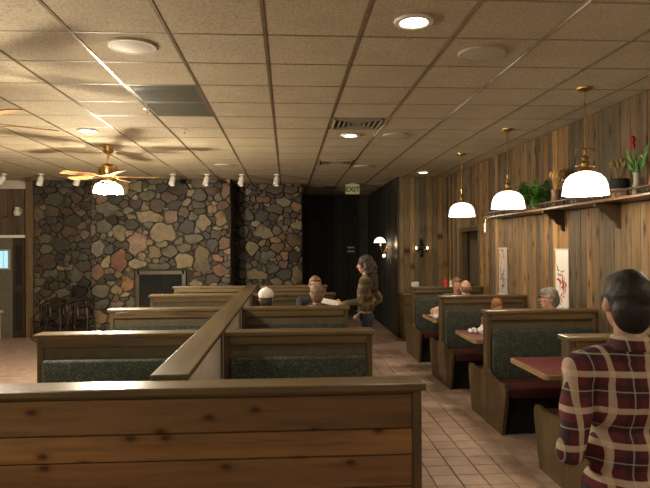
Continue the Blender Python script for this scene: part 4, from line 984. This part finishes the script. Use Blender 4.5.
    if 'glasses' in extras:
        bm = NB()
        for sd in (-1, 1):
            pts = [H(sd * .031 + .023 * math.cos(a), .098, .012 + .017 * math.sin(a)) for a in [q * math.pi / 6 for q in range(13)]]
            tube(bm, pts, .0028 * s, 6, False); tube(bm, [H(sd * .053, .096, .018), H(sd * .078, .06, .018), H(sd * .08, -.01, .012)], .0028 * s, 6)
        tube(bm, [H(-.008, .1, .016), H(.008, .1, .016)], .0028 * s, 6); obj('glasses', bm, M['iron'], t, True)
    return t, j
# foreground man, seen from behind
JM = dict(ell=(-.258, -.06, 1.09), wrl=(-.13, .17, 1.05), elr=(.258, -.06, 1.09), wrr=(.11, .19, 1.07), shl=(-.19, -.01, 1.375), shr=(.19, -.01, 1.375), neck=(0, -.012, 1.475))
man, j = person('man in maroon plaid shirt standing with his back turned at the right edge', (1.235, 2.11, 0), .03, .966, 'stand', 'skin', 'plaid_red', 'cloth_navy', 'short', 'hair_black', headturn=-.12, vox=.007, J=JM, build=1.08)
bm = NB(); ctr = j['wrl'].lerp(j['wrr'], .5) + V(0, .05, .0)
# waitress
JW = dict(shl=(-.165, 0, 1.40), shr=(.165, -.01, 1.40), ell=(-.2, .06, 1.15), wrl=(-.15, .29, 1.12), elr=(.24, -.16, 1.16), wrr=(.19, .05, .98), pelvis=(0, 0, .93))
wt, j = person('woman with long dark hair in olive plaid shirt, standing beside the centre booths', (.985, 7.5, 0), math.radians(78), .955, 'stand', 'skin', 'plaid_olive', 'cloth_navy', 'long', 'hair_dark', extras=('crop',), J=JW, lean=-.12, build=.93)
mw = Matrix.Translation((.985, 7.5, 0)) @ Matrix.Rotation(math.radians(78), 4, 'Z')
h = mw @ (j['wrl'] + V(0, .1, .005))
t = thing('menu_sheets', 'white menu sheets held out by the woman with long hair', 'menu', h, math.radians(78))
for k in range(3):
    bm = NB(); box(bm, (-.08, -.05, .004 * k), (.08, .24, .004 * k + .002)); o = obj('sheet', bm, M['paper'], t); o.rotation_euler = (.22, -.3, .06 * k)
# diners at the centre booth
person('seated diner in a white cap seen from behind, left of the pair', (-.245, 6.93, 0), 0, .945, 'sit', 'skin', 'cloth_black', 'cloth_navy', 'short', 'hair_brown', extras=('cap',))
person('seated man with short light brown hair seen from behind, near the woman', (.345, 6.93, 0), 0, .99, 'sit', 'skin', 'cloth_grey', 'cloth_navy', 'short', 'hair_light')
person('seated man in glasses and black top facing the viewer across the table', (.375, 8.1, 0), math.pi, 1.01, 'sit', 'skin', 'cloth_black', 'cloth_black', 'short', 'hair_light', extras=('glasses',))
# diners at the right wall
person('bald pink headed man in white shirt seen from behind in the far booth', (2.46, 8.12, 0), 0, .955, 'sit', 'skin_pink', 'cloth_white', 'cloth_navy', 'balding', 'hair_light')
person('brown haired diner facing the viewer beyond the bald man', (2.63, 9.2, 0), math.pi, .94, 'sit', 'skin', 'cloth_grey', 'cloth_navy', 'short', 'hair_light')
person('small auburn haired diner, only the top of the head above the bench', (2.63, 7.42, 0), math.pi, .815, 'sit', 'skin_pink', 'cloth_rose', 'cloth_navy', 'bun', 'hair_red', lean=-.35)
person('grey haired man with glasses looking left, in front of the white poster', (2.84, 6.32, 0), .15, .965, 'sit', 'skin_pink', 'cloth_grey', 'cloth_navy', 'short', 'hair_grey', extras=('glasses',), headturn=1.25)
